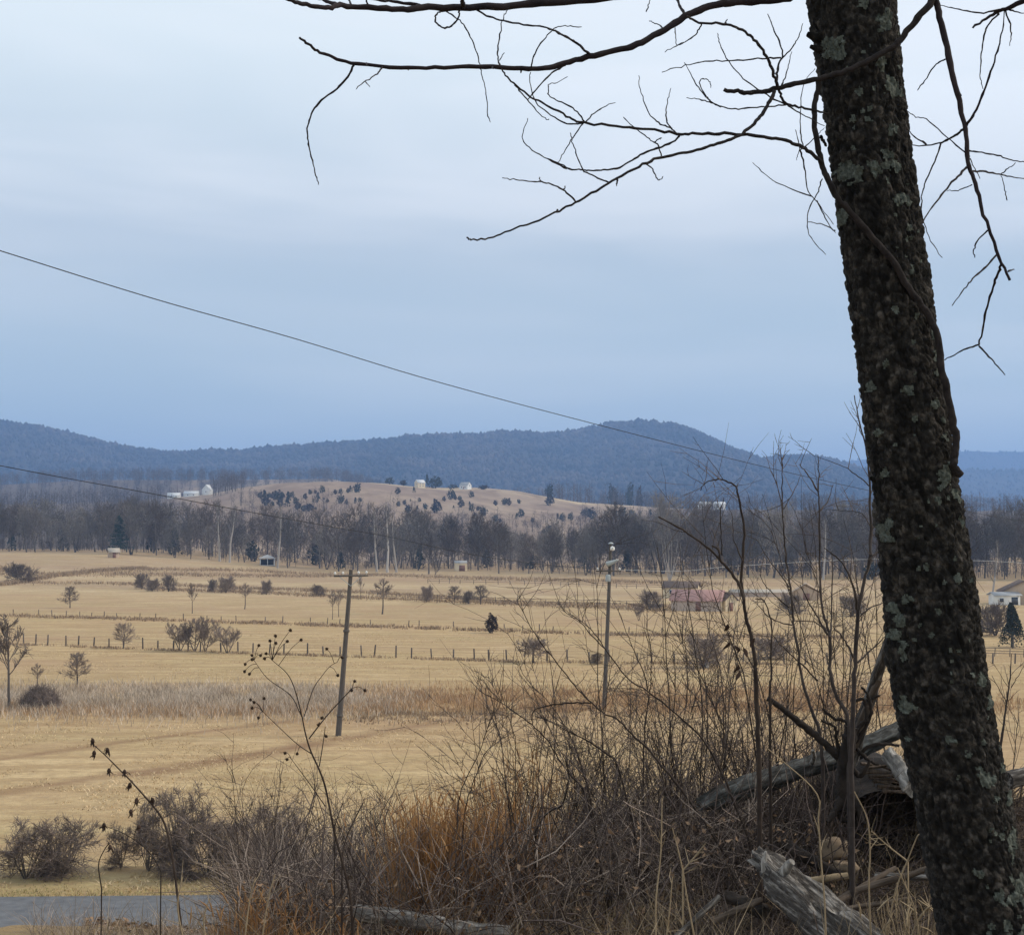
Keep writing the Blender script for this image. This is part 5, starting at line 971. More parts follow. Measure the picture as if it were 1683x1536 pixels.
# ------------------------------------------------------------------ saplings and traced bramble canes
def to_ground(q, pts, D):
    p = pts[-1]; z = Tz(p[0], p[1])
    return np.vstack([pts, [p[0], p[1], min(z - .05, p[2] - .02)]]) if p[2] > z else pts
def plant(name, label, cat, strokes, d, m, mt, seed, side=1.0, tmat=None, subs=True, part='stem', twl=.35):
    """strokes: (points from tip to root, base radius, tip radius, depth shift); adds side twigs"""
    r = np.random.default_rng(seed); root = None; tw = MB(); nt = 0
    for (L, r0, r1, dd) in strokes:
        q, pts, D = stroke3(L, d + dd + r.uniform(-.1, .1), d + dd * .3)
        if L[-1][1] > 1180: pts = to_ground(q, pts, D)
        if root is None: b = pts[-1].copy(); b[2] = Tz(b[0], b[1]); root = thing(name, label, cat, b)
        rd = np.linspace(r1, r0, len(pts)) * (1 + r.normal(0, .06, len(pts))); m_ = MB(); pts = pts + r.normal(0, .0016, pts.shape); m_.tube(pts, rd, 6); wpart(m_, part, M[m], root)
        Ls = np.linalg.norm(np.diff(pts, axis=0), axis=1).sum(); n = int(Ls * 9 * side)
        for k in range(n):
            t = r.uniform(.02, .8) ** 1.2; p, td = at_t(pts, t); L2 = twl * r.uniform(.25, 1.1) * (.6 + .6 * t)
            l = limb(r, p, -td * .8 + r.normal(0, .5, 3) * (1, .8, 1) + (0, 0, .25), L2, 5, .14, .05); tw.tube(l, np.linspace(.0022, .0009, 5), 3); nt += 1
            for j in range(r.integers(0, 4)):
                p2, d2 = at_t(l, r.uniform(.25, .9)); tw.tube(limb(r, p2, d2 + r.normal(0, .55, 3), L2 * r.uniform(.2, .5), 3, .15, .04), (.0014, .0011, .0007), 3)
    if nt: o = wpart(tw, 'twigs', M[mt], root); o['kind'] = 'stuff'
    return root
Z1 = lambda L: [(1040 + a / 3.825, 740 + b / 3.825) for a, b in L]
Z2 = lambda L: [(800 + a / 5.12, 1000 + b / 5.12) for a, b in L]
Z3 = lambda L: [(1080 + a / 4.2075, 1000 + b / 4.2075) for a, b in L]
Z4 = lambda L: [(1180 + a / 4.43, 1220 + b / 4.43) for a, b in L]
sA = plant('sapling', 'slender straight sapling pressed close left of the big trunk', 'sapling', [([(1404, 650), (1412, 690)] + Z1([(1470, 0), (1490, 200), (1495, 450), (1490, 680), (1450, 850), (1420, 1000), (1400, 1320), (1390, 1500)]) + [(1401, 1200), (1399, 1290)], .013, .0022, .2), (Z1([(1535, 375), (1515, 420), (1500, 540), (1492, 660)]), .005, .004, .2), (Z1([(1580, 605), (1530, 640), (1490, 690)]), .003, .002, .2), (Z1([(1200, 610), (1320, 710), (1390, 860), (1410, 1000)]), .0065, .002, -.1), (Z1([(1200, 370), (1340, 380), (1440, 400), (1490, 470)]), .003, .001, .3), (Z1([(1260, 1110), (1330, 1190), (1385, 1300)]), .0055, .0025, .1), (Z1([(1590, 950), (1500, 985), (1430, 1040)]), .004, .002, 0), (Z1([(1600, 1160), (1500, 1250), (1415, 1330)]), .005, .002, 0), (Z1([(1130, 30), (1300, 90), (1400, 150), (1480, 220)]), .003, .001, .4)], 7.0, 'sap', 'canetw', 1, .75)
sB = plant('sapling', 'forked bare sapling, second left of the big trunk', 'sapling', [(Z1([(1165, 30), (1170, 150), (1165, 250), (1175, 400), (1175, 700), (1185, 950), (1210, 1070), (1240, 1170), (1240, 1350)]) + Z3([(1200, 450), (1240, 600), (1320, 750), (1330, 900)]) + [(1397, 1260)], .012, .002, .4), (Z1([(1050, 90), (1100, 150), (1165, 260)]), .0045, .002, .3), (Z1([(1260, 210), (1230, 310), (1178, 380)]), .0035, .0015, .3), (Z1([(1255, 640), (1250, 1000), (1242, 1170)]), .0055, .002, .2), (Z1([(1050, 840), (1110, 960), (1180, 1080), (1230, 1160)]), .006, .002, 0), (Z1([(1010, 1070), (1150, 1080), (1220, 1150)]), .0035, .002, -.1)], 7.3, 'sap', 'canetw', 2, .8)
sC = plant('sapling', 'tall thin sapling with a spiky top, third left of the big trunk', 'sapling', [(Z1([(940, 40), (940, 120), (940, 300), (945, 450), (960, 650), (985, 830), (1005, 1000), (1010, 1100), (1040, 1250), (1060, 1420)]) + Z3([(1060, 680), (1110, 800), (1130, 900)]) + [(1352, 1250)], .0105, .002, .5), (Z1([(1060, 150), (1020, 240), (950, 370)]), .003, .0012, .4), (Z1([(870, 130), (915, 240), (945, 420)]), .003, .0012, .4), (Z1([(780, 560), (840, 660), (985, 860)]), .0032, .0015, .2), (Z1([(760, 940), (860, 1050), (1000, 1100)]), .0035, .0015, 0)], 7.6, 'sap', 'canetw', 3, .8)
sD = plant('sapling', 'dark crooked sapling with a long limb bending left', 'sapling', [(Z1([(425, 250), (450, 210), (500, 188), (560, 185), (630, 215), (660, 260), (685, 400), (700, 500), (690, 680), (680, 800), (700, 950), (720, 1080), (750, 1200), (770, 1350)]) + Z3([(680, 450), (690, 700), (700, 950)]) + [(1248, 1290)], .0125, .0016, .2), (Z1([(160, 420), (330, 510), (480, 620), (550, 690), (620, 770), (670, 850), (700, 940)]), .0085, .0035, .0), (Z1([(500, 600), (535, 620), (552, 690)]), .005, .004, 0), (Z1([(575, 300), (550, 380), (555, 550), (560, 660)]), .0032, .0015, .0), (Z1([(660, 200), (655, 250)]), .002, .001, .2), (Z1([(600, 350), (625, 420), (640, 560), (690, 700)]), .003, .001, .2)], 7.1, 'cane', 'canetw', 4, .45)
sE = plant('sapling', 'thin upright sapling between the crooked one and the spiky one', 'sapling', [(Z1([(770, 930), (830, 950), (870, 1100), (870, 1300)]) + Z3([(790, 450), (780, 580)]) + [(1266, 1200), (1266, 1280)], .008, .002, .2), (Z1([(880, 1160), (960, 1250), (1050, 1330), (1160, 1450)]), .004, .002, .2), (Z1([(800, 780), (850, 870), (985, 990)]), .003, .0015, .3)], 7.2, 'cane', 'canetw', 5, .8)
sF = plant('sapling', 'small thin sapling standing in the field right of the trunk', 'sapling', [([(1662, 1075), (1660, 1110), (1655, 1150), (1648, 1200), (1642, 1250), (1640, 1300)], .011, .0025, .2), ([(1683, 1095), (1662, 1130)], .003, .0015, 0), ([(1630, 1110), (1655, 1155)], .003, .0015, 0), ([(1672, 1190), (1668, 1230), (1663, 1290)], .004, .002, .1)], 9.5, 'sap', 'canetw', 6, 1.1)
cC = plant('bramble_bush', 'arching bramble whose long dark canes curve up to the left', 'bramble', [(Z2([(700, 60), (800, 110), (900, 200), (1000, 340), (1180, 580), (1370, 700), (1600, 890)]) + Z3([(280, 860), (380, 1000), (490, 1220)]) + Z4([(100, 400), (200, 640), (280, 950), (370, 1300)]), .0075, .0016, .2),
    (Z2([(250, -80), (290, 0), (380, 170), (460, 290), (600, 460), (740, 650), (870, 780), (990, 880), (1110, 940), (1250, 1080), (1350, 1170), (1480, 1330), (1620, 1500)]) + [(1190, 1400), (1222, 1500)], .007, .0014, .3),
    (Z2([(875, 790), (700, 790), (520, 815), (410, 850), (380, 900), (385, 960)])[::-1], .004, .0022, .2),
    (Z2([(1100, 0), (1190, 230), (1250, 380), (1330, 560), (1355, 680)]), .0032, .0012, .1), (Z2([(520, -300), (640, 0), (760, 80), (860, 200), (1000, 345)]), .003, .001, .3)], 7.6, 'cane', 'canetw', 7, 1.0)
cD = plant('bramble_bush', 'upright bramble of straight thin canes behind the arching one', 'bramble', [(Z2([(1350, -120), (1350, 150), (1380, 350), (1380, 600), (1350, 850), (1330, 1050), (1320, 1300)]) + [(1058, 1380), (1062, 1480)], .0058, .0014, .3), (Z2([(1560, 300), (1580, 550), (1580, 780), (1540, 1050), (1510, 1330)]) + [(1090, 1400), (1085, 1490)], .0052, .0012, .3), (Z2([(1060, 430), (1040, 540), (1000, 800), (970, 1100), (985, 1400)]) + [(990, 1380), (1000, 1480)], .0052, .0014, .3), ([(1105, 985), (1120, 1040), (1130, 1120), (1122, 1200), (1118, 1300), (1110, 1420), (1108, 1500)], .0045, .0012, .4), ([(1125, 1015), (1150, 1075), (1162, 1150), (1160, 1250), (1150, 1340), (1140, 1470)], .005, .0012, .4), ([(1145, 960), (1165, 1035), (1185, 1110), (1190, 1190), (1183, 1290), (1176, 1420)], .0045, .0012, .5)], 8.4, 'cane', 'canetw', 8, .8)
cE = plant('bramble_bush', 'tangled bramble leaning left out over the meadow', 'bramble', [(Z2([(-60, 690), (10, 730), (110, 780), (250, 880), (380, 980), (520, 1120), (620, 1280), (720, 1420), (800, 1500)]) + [(975, 1350), (995, 1480)], .0055, .0014, .2), (Z2([(400, 900), (560, 960), (720, 1050), (810, 1090), (910, 1150), (1020, 1230), (1100, 1320)]) + [(1040, 1350), (1060, 1480)], .007, .002, .2), (Z2([(20, 570), (70, 680), (180, 900), (240, 1080)]), .002, .001, .3), (Z2([(380, 650), (520, 780), (640, 960), (740, 1160), (800, 1350), (850, 1500)]) + [(985, 1400), (1000, 1490)], .005, .0013, .3), ([(806, 1180), (790, 1230), (770, 1270), (755, 1310), (752, 1360), (748, 1440), (745, 1520)], .005, .0014, .0), ([(822, 1215), (796, 1240), (778, 1285), (765, 1330), (758, 1400)], .004, .0013, .1), ([(800, 1160), (822, 1210), (832, 1290), (850, 1380), (860, 1500)], .005, .0013, .2), ([(930, 1250), (935, 1275), (925, 1320), (900, 1335), (880, 1365)], .006, .003, .1), ([(880, 1300), (868, 1380), (862, 1440), (860, 1520)], .0055, .0035, 0), ([(815, 1250), (832, 1295), (842, 1380), (850, 1460), (855, 1530)], .006, .002, 0)], 7.9, 'cane', 'canetw', 9, 1.2)

# seeded shrubs that fill the bank -----------------------------------
def shrub(name, label, px, D, h, spread, ncane, seed, lean=(0, 0), m='cane', mt='canetw', tw=.0026, tn=8, arch=-.05, cat='shrub', r0=.0055):
    r = np.random.default_rng(seed); b = S(px, D); root = thing(name, label, cat, b); T_ = MB()
    for k in range(ncane):
        a = r.uniform(0, 6.28); sp_ = spread * r.uniform(.2, 1); d = np.array([math.cos(a) * sp_ + lean[0], math.sin(a) * sp_ * .7 + lean[1], 1.0]); L = h * r.uniform(.55, 1.1)
        p0 = b + (r.normal(0, .10 * h), r.normal(0, .10 * h), -.05); pl = limb(r, p0, d, L, 9, .09, arch)
        m_ = MB(); m_.tube(pl, np.linspace(r0 * r.uniform(.7, 1.2), tw * .45, 9), 5); wpart(m_, 'cane', M[m], root)
        for j in range(tn):
            t = r.uniform(.12, .97); p, td = at_t(pl, t); L2 = L * r.uniform(.12, .36); l = limb(r, p, td + r.normal(0, .65, 3), L2, 5, .17, 0); T_.tube(l, np.linspace(tw, tw * .4, 5), 3)
            for q in range(4):
                p2, d2 = at_t(l, r.uniform(.15, .98)); T_.tube(limb(r, p2, d2 + r.normal(0, .7, 3), L2 * r.uniform(.25, .6), 3, .2, 0), (tw * .7, tw * .5, tw * .25), 3)
    o = wpart(T_, 'twigs', M[mt], root); o['kind'] = 'stuff'; return root
for k, (px, D, h, wd_, pi, lab) in enumerate([(50, 68.3, 3.1, 1.15, 6, 'round dark roadside bush, leftmost by the fence'), (112, 68.6, 3.3, 1.05, 6, 'dark roadside bush just right of the leftmost one'), (205, 70.5, 2.4, .9, 5, 'low thin bush at the second dark fence post'), (250, 69.8, 3.9, .85, 5, 'thin-twigged roadside bush right of the second dark fence post'), (305, 69.3, 4.6, .9, 5, 'tall bushy roadside shrub above the road, left of the seed-head weed'), (345, 68.8, 3.4, 1.1, 6, 'dense roadside shrub under the tall bushy one'), (400, 68.6, 3.6, 1.1, 6, 'dense dark roadside shrub directly left of the seed-head weed'), (465, 69.5, 3.6, 1.1, 5, 'roadside shrub behind the foot of the seed-head weed')]):
    place(PR[pi], S(px, D) - (0, 0, .05), lab, 'bush', rz=k * 1.9 + .4, sc=(h * wd_, h * wd_, h), name='roadside_bush')
SH = [
(440, 11.5, 1.28, .6, 22, 'dense dark shrub behind the foot of the seed-head weed', .0026), (510, 11.0, 1.2, .5, 20, 'upright brown shrub just right of the seed-head weed stem', .0025), (600, 10.5, 1.08, .55, 20, 'grey-brown shrub left of the orange grass', .0025), (690, 10.8, 1.15, .5, 12, 'spiky brown shrub behind the first orange grass tuft', .0025), (780, 10.0, 1.1, .5, 10, 'thin shrub between the two orange grass tufts', .0023),
      (880, 9.6, 1.45, .6, 18, 'tangled shrub below the left-leaning bramble', .0024), (960, 9.2, 1.35, .6, 20, 'tangled dark shrub at the centre of the bank', .0024), (1040, 8.8, 1.25, .55, 20, 'dense twiggy shrub under the upright bramble', .0023), (1110, 8.6, 1.2, .55, 20, 'dense twiggy shrub left of the grey fallen log', .0023), (1180, 8.9, 1.3, .5, 16, 'twiggy shrub behind the left end of the grey log', .0023), (1290, 9.6, 1.5, .5, 14, 'fine-twigged shrub behind the middle of the grey log', .0023), (1340, 9.9, 1.2, .5, 12, 'fine-twigged shrub behind the stump', .0023), (1225, 9.0, 1.9, .42, 8, 'tall thin shrub behind the dark crooked sapling', .0023), (1305, 9.3, 2.0, .36, 10, 'tall thin shrub behind the spiky sapling', .0023), (1385, 9.2, 1.9, .36, 10, 'tall thin shrub behind the dead limb by the trunk', .0023), (1000, 9.5, 2.15, .40, 6, 'tall sparse shrub before the lamp pole', .0023), (1075, 9.8, 1.9, .42, 5, 'tall sparse shrub right of the lamp pole', .0023), (915, 9.8, 1.85, .45, 9, 'sparse shrub left of the lamp pole', .0023)]
for k, (px, D, h, spd, nc_, lab, tw_) in enumerate(SH):
    shrub('roadside_bush' if D > 50 else 'leafless_shrub', lab, px, D, h, spd, nc_, 900 + k, tw=tw_, tn=10 if D < 50 else 9, r0=.0055 if D < 50 else .03, arch=-.04 if D < 50 else .0, cat='bush' if D > 50 else 'shrub')

# the uncountable undergrowth on the bank
def undergrowth(name, label, m, n, seed, pxr, dr, hfun, Lr, rad, upd=1.0, sp_=.6):
    r = np.random.default_rng(seed); mb = MB(); px = r.uniform(*pxr, n); D = r.uniform(*dr, n); x = (px - IW / 2) / F * D; z0 = T(x, D)
    top = hfun(px, D)
    for i in range(n):
        z = z0[i] + max(top[i], .05) * r.random() ** 1.3; L = r.uniform(*Lr)
        mb.tube(limb(r, (x[i], D[i], z), (r.normal(0, sp_), r.normal(0, sp_ * .6), upd), L, 4, .28, -.02), np.array([1, .9, .7, .35]) * rad * r.choice([.45, .7, 1.0, 1.7], p=[.35, .35, .22, .08]), 3)
    o = mb.build(name, M[m]); return tag(o, label, 'undergrowth', kind='stuff')
topz = lambda px, D: np.clip((HOR - np.interp(px, [150, 330, 430, 600, 700, 900, 1000, 1100, 1250, 1400, 1683], [1560, 1440, 1395, 1400, 1400, 1340, 1300, 1290, 1300, 1330, 1350])) / F * D + CZ - T((px - IW / 2) / F * D, D), .05, 1.4)
undergrowth('thicket', 'mass of fine bare twigs filling the bank below the shrubs', 'thicket', 6500, 3, (395, 1260), (7.4, 12.5), lambda px, D: topz(px, D) * .8, (.15, .6), .0022, 1.0, 1.0)
undergrowth('dark_thicket', 'dark tangled stems low in the bank thicket', 'darktw', 6500, 4, (410, 1420), (7.2, 11.8), lambda px, D: topz(px, D) * .85, (.15, .6), .003, 1.0, .9)
undergrowth('low_stems', 'low dry stems on the bank edge at bottom left', 'thicket', 1500, 6, (60, 440), (6.2, 10), lambda px, D: np.full_like(px, .05), (.08, .28), .002)
undergrowth('litter_sticks', 'small dry sticks and stalks littering the brush pile', 'canetw', 11000, 5, (1130, 1760), (6.6, 9.6), lambda px, D: np.full_like(px, .10), (.1, .42), .003, .25, 1.0)
# dead leaves lying on the bank
r = np.random.default_rng(21); n = 16000; px = r.uniform(150, 1800, n); D = r.uniform(5.2, 12, n); x = (px - IW / 2) / F * D; z = T(x, D) + r.uniform(.005, .05, n); c_ = np.stack([x, D, z], -1)
e1 = r.normal(0, 1, (n, 3)) * (1, 1, .45); e1 /= np.linalg.norm(e1, axis=1, keepdims=True); e2 = np.cross(e1, r.normal(0, .4, (n, 3)) + (0, 0, 1)); e2 /= np.linalg.norm(e2, axis=1, keepdims=True); s_ = r.uniform(.015, .04, n)[:, None]
V = np.stack([c_ - e1 * s_, c_ + e2 * s_ * .55 + (0, 0, .006), c_ + e1 * s_, c_ - e2 * s_ * .55 + (0, 0, .006)], 1).reshape(-1, 3); m_ = MB(); m_.raw(V, np.arange(4 * n).reshape(-1, 4)); o = m_.build('leaf_litter', M['leaf'], smooth=False); tag(o, 'brown dead leaves littering the bank', 'leaves', kind='stuff')
# curled dead leaves caught in the thicket
r = np.random.default_rng(23); n = 2600; px = r.uniform(400, 1420, n); D = r.uniform(7.2, 11, n); x = (px - IW / 2) / F * D; z = T(x, D) + r.random(n) * np.maximum(topz(px, D), .1) * .8; c_ = np.stack([x, D, z], -1); e1 = r.normal(0, 1, (n, 3)); e1 /= np.linalg.norm(e1, axis=1, keepdims=True); e2 = np.cross(e1, r.normal(0, 1, (n, 3))); e2 /= np.linalg.norm(e2, axis=1, keepdims=True); e3 = np.cross(e1, e2); s_ = r.uniform(.010, .026, n)[:, None]
V = np.stack([c_ - e1 * s_, c_ + e2 * s_ * .5 + e3 * s_ * .3, c_ + e1 * s_, c_ - e2 * s_ * .5 + e3 * s_ * .3], 1).reshape(-1, 3); m_ = MB(); m_.raw(V, np.arange(4 * n).reshape(-1, 4)); o = m_.build('caught_leaves', M['leaf'], smooth=False); tag(o, 'curled dead leaves caught among the thicket stems', 'leaves', kind='stuff')
# dry grass on the bank
r = np.random.default_rng(22); n = 5200; px = np.concatenate([r.uniform(120, 1250, 3300), r.uniform(1250, 1760, 1900)]); D = r.uniform(5.6, 9.5, n); x = (px - IW / 2) / F * D; k = (vnoise(x * 1.6, D * 1.6, 4) > -.02)
blades('dry_bank_grass', 'thin straw-coloured dry grass scattered on the bank', 'straw', [(x[k], D[k], .42, .0022, .42)], 6)

def tuft(label, px, D, h, n, seed, m='broom', sp_=.18, w=.0026, name='grass_tuft'):
    r = np.random.default_rng(seed); b = S(px, D); o = thing(name, label, 'grass tuft', b); m_ = MB()
    for i in range(n):
        a = r.uniform(0, 6.28); q = r.uniform(0, 1) ** .6; p = b + (math.cos(a) * .17 * q, math.sin(a) * .14 * q, -.03); m_.tube(limb(r, p, (math.cos(a) * sp_ * q + r.normal(0, .08), math.sin(a) * sp_ * q + r.normal(0, .08), 1), h * r.uniform(.45, 1.1), 6, .07, -.03), np.array([1, 1, .9, .8, .6, .25]) * w, 3)
    s = wpart(m_, 'blades', M[m], o); s['kind'] = 'stuff'
    m2 = MB()
    for i in range(n // 4):
        a = r.uniform(0, 6.28); p = b + (r.normal(0, .12), r.normal(0, .1), h * r.uniform(.5, .95)); m2.tube(limb(r, p, (r.normal(0, .5), r.normal(0, .4), 1), .09, 3, .2, 0), (.003, .004, .001), 4)
    s = wpart(m2, 'seed_plumes', M[m], o); s['kind'] = 'stuff'
tuft('rust-orange grass tuft on the bank, leftmost of the tall ones', 708, 8.0, .80, 420, 1, sp_=.12, w=.0034); tuft('rust-orange grass tuft hard against the first one', 735, 8.1, .72, 260, 2, sp_=.12, w=.0034); tuft('paler orange grass tuft right of the rusty pair', 812, 8.3, .90, 300, 3, sp_=.13, w=.003); tuft('slim rusty grass tuft below the left-leaning bramble', 862, 9.0, 1.12, 150, 4); tuft('low orange grass tuft at the bottom edge by the pale stump', 432, 7.6, .36, 260, 5, sp_=.35); tuft('small orange grass tuft at the bottom left behind the road edge', 505, 7.4, .30, 160, 6, sp_=.4)
tuft('straw grass tuft at the foot of the big trunk', 1500, 6.4, .42, 160, 7, 'straw', .5, .0024)

# ------------------------------------------------------------------ weeds with seed heads
def weed(name, label, strokes, d, m, heads, hr, seed, droop=False):
    r = np.random.default_rng(seed); root = None; dep = []
    for (L, r0, r1, dd) in strokes:
        q, pts, D = stroke3(L, d + dd, d); 
        if L[-1][1] > 1330: pts = to_ground(q, pts, D)
        if root is None: b = pts[-1].copy(); b[2] = Tz(b[0], b[1]); root = thing(name, label, 'weed', b)
        m_ = MB(); m_.tube(pts, np.linspace(r1, r0, len(pts)), 6); wpart(m_, 'stem', M[m], root); dep += [(a, b2, c) for (a, b2), c in zip(q, D)]
    dep = np.array(dep)
    for (hx, hy) in heads:
        k = int(np.argmin(np.hypot(dep[:, 0] - hx, dep[:, 1] - hy))); dd = dep[k, 2] + r.uniform(-.06, .06); p = P(hx, hy, dd); s = P(*dep[k])
        m_ = MB(); m_.tube(smooth_pts([s, (s + p) / 2 + (0, 0, .012 if not droop else .02), p], 6), np.linspace(.0016, .001, 6), 4); st = wpart(m_, 'stalk', M[m], root)
        h_ = MB()
        if not droop:
            h_.lathe(p, [(.0005, -hr), (hr * .7, -hr * .7), (hr, 0), (hr * .75, hr * .65), (.0005, hr)], 8)
            for q in range(16): u = nrm(r.normal(0, 1, 3)); h_.tube(np.array([p + u * hr * .7, p + u * hr * 1.5]), (.0012, .0003), 3)
        else:
            h_.lathe(p, [(.0005, -hr), (hr * .8, -hr * .5), (hr * .9, .2 * hr), (hr * .5, hr), (.0005, hr * 1.2)], 7)
            for q in range(9):
                u = np.array([r.normal(0, .5), r.normal(0, .5), -1]); l = limb(r, p, u, hr * r.uniform(1.5, 3.6), 4, .3, 0); w_ = np.array([1, 0, 0]) * hr * .35
                h_.raw(np.vstack([l - w_ * np.array([[.4], [1], [.8], [.1]]), l + w_ * np.array([[.4], [1], [.8], [.1]])]), [(0, 1, 5, 4), (1, 2, 6, 5), (2, 3, 7, 6)])
        wpart(h_, 'seed_head', M['seed' if not droop else 'darkleaf'], root)
    return root
y1 = lambda L: [(380 + a / 3.524, 1100 + b / 3.524) for a, b in L]; y6 = lambda L: [(400 + a / 4.007, 890 + b / 4.007) for a, b in L]; y0 = lambda L: [(a / 4.007, 1170 + b / 4.007) for a, b in L]
weed('seed_head_weed', 'tall branching weed hung with small dark round seed heads', [(y1([(410, 270), (430, 370), (460, 470), (510, 580), (545, 680), (580, 850), (600, 950), (640, 1100)]) + [(575, 1470), (580, 1530)], .0072, .003, 0), (y1([(700, 110), (690, 120), (560, 260), (450, 400)]), .0034, .0018, .1), (y1([(350, 520), (440, 640), (545, 790)]), .0026, .0014, -.1), (y1([(185, 245), (370, 420), (470, 490)]), .0026, .0014, .15), (y1([(650, 760), (600, 900)]), .003, .0018, .1), (y1([(545, 330), (530, 440), (510, 560)]), .003, .0016, .1), (y6([(190, 780), (290, 870), (345, 990), (385, 1150)]), .003, .0014, -.15), (y6([(70, 780), (160, 900), (310, 1010), (380, 1140)]), .0026, .0012, .2), (y6([(620, 790), (570, 820), (520, 880), (460, 970), (400, 1150)]), .0022, .0011, .1), ([(597, 1318), (580, 1352), (568, 1380), (562, 1412)], .004, .003, .1)], 7.2, 'cane',
     y6([(310, 582), (212, 620), (175, 652), (214, 667), (290, 655), (380, 645), (102, 682), (57, 748), (57, 774), (113, 748), (150, 736), (139, 768), (12, 806), (8, 853), (40, 870), (550, 705), (650, 762), (622, 880), (733, 918), (713, 978), (800, 978), (47, 1040), (137, 1032), (70, 1056), (58, 1094), (100, 1158), (516, 1160), (495, 1205), (545, 1280)]) + y1([(312, 483), (382, 487), (323, 520)]), .0075, 1)
weed('withered_weed', 'bent withered weed with drooping dark flower heads at lower left', [(y0([(600, 200), (690, 280), (780, 370), (860, 450), (950, 550), (1020, 630), (1090, 750)]) + [(285, 1420), (300, 1540)], .006, .002, 0), (y0([(685, 745), (820, 800), (940, 880), (1020, 970), (1060, 1050)]), .003, .0014, .1), ([(167, 1460), (162, 1420), (172, 1395), (180, 1385)][::-1], .003, .002, -.1)], 6.9, 'cane', y0([(610, 190), (620, 270), (707, 250), (718, 385), (820, 395), (855, 480), (900, 580), (1005, 580), (862, 655), (685, 745), (915, 755), (725, 890)]), .0105, 2, True)
# pale dry stalks standing in front
for k, (L, lab) in enumerate([([(1262, 1230), (1340, 1300), (1345, 1350), (1350, 1420), (1355, 1480), (1358, 1560)], 'pale straight dry stalk before the splintered log'), ([(1404, 1300), (1425, 1345), (1430, 1400), (1428, 1450), (1432, 1560)], 'pale dry stalk before the dark hollow, left of the trunk'), ([(1512, 1375), (1508, 1373), (1492, 1412), (1470, 1470), (1455, 1560)], 'hooked pale stalk touching the left edge of the trunk'), ([(1432, 1365), (1460, 1390), (1492, 1415)], 'slanting pale stalk between hollow and trunk'), ([(1475, 1425), (1490, 1460), (1505, 1500), (1512, 1560)], 'short pale stalk by the trunk foot'), ([(1542, 1482), (1520, 1495), (1505, 1520), (1490, 1560)], 'curled pale stalk at the trunk foot'), ([(1105, 1360), (1120, 1420), (1130, 1480), (1145, 1560)], 'long pale stalk in the centre of the bank'), ([(1160, 1385), (1135, 1415), (1122, 1430)], 'short pale twig forking from the long stalk'), ([(1088, 1310), (1086, 1400), (1078, 1480), (1078, 1560)], 'thick pale stalk left of the long one'), ([(1105, 1440), (1100, 1500), (1092, 1560)], 'stub of pale stalk at the bottom of the bank'), ([(420, 1440), (410, 1480), (400, 1560)], 'pale stalk at bottom left in front of the road'), ([(452, 1436), (440, 1480), (428, 1560)], 'second pale stalk at bottom left in front of the road'), ([(300, 1440), (292, 1490), (305, 1560)], 'grey stalk at far bottom left before the road'), ([(345, 1475), (335, 1510), (340, 1560)], 'short grey stalk before the road')]):
    d_ = 6.2 + .15 * (k % 4); q, pts, D = stroke3(L, d_, d_); pts = to_ground(q, pts, D); b = pts[-1].copy(); o = thing('dry_stalk', lab, 'stalk', b); m_ = MB(); m_.tube(pts, np.linspace(.0022, .0042, len(pts)), 5); wpart(m_, 'stem', M['straw'], o)
    m_ = MB(); r = np.random.default_rng(k)
    for j in range(5): p, td = at_t(pts, r.uniform(.05, .7)); m_.tube(limb(r, p, -td + r.normal(0, .8, 3), r.uniform(.04, .12), 3, .2, 0), (.0018, .0014, .0006), 3)
    s = wpart(m_, 'side_shoots', M['straw'], o); s['kind'] = 'stuff'

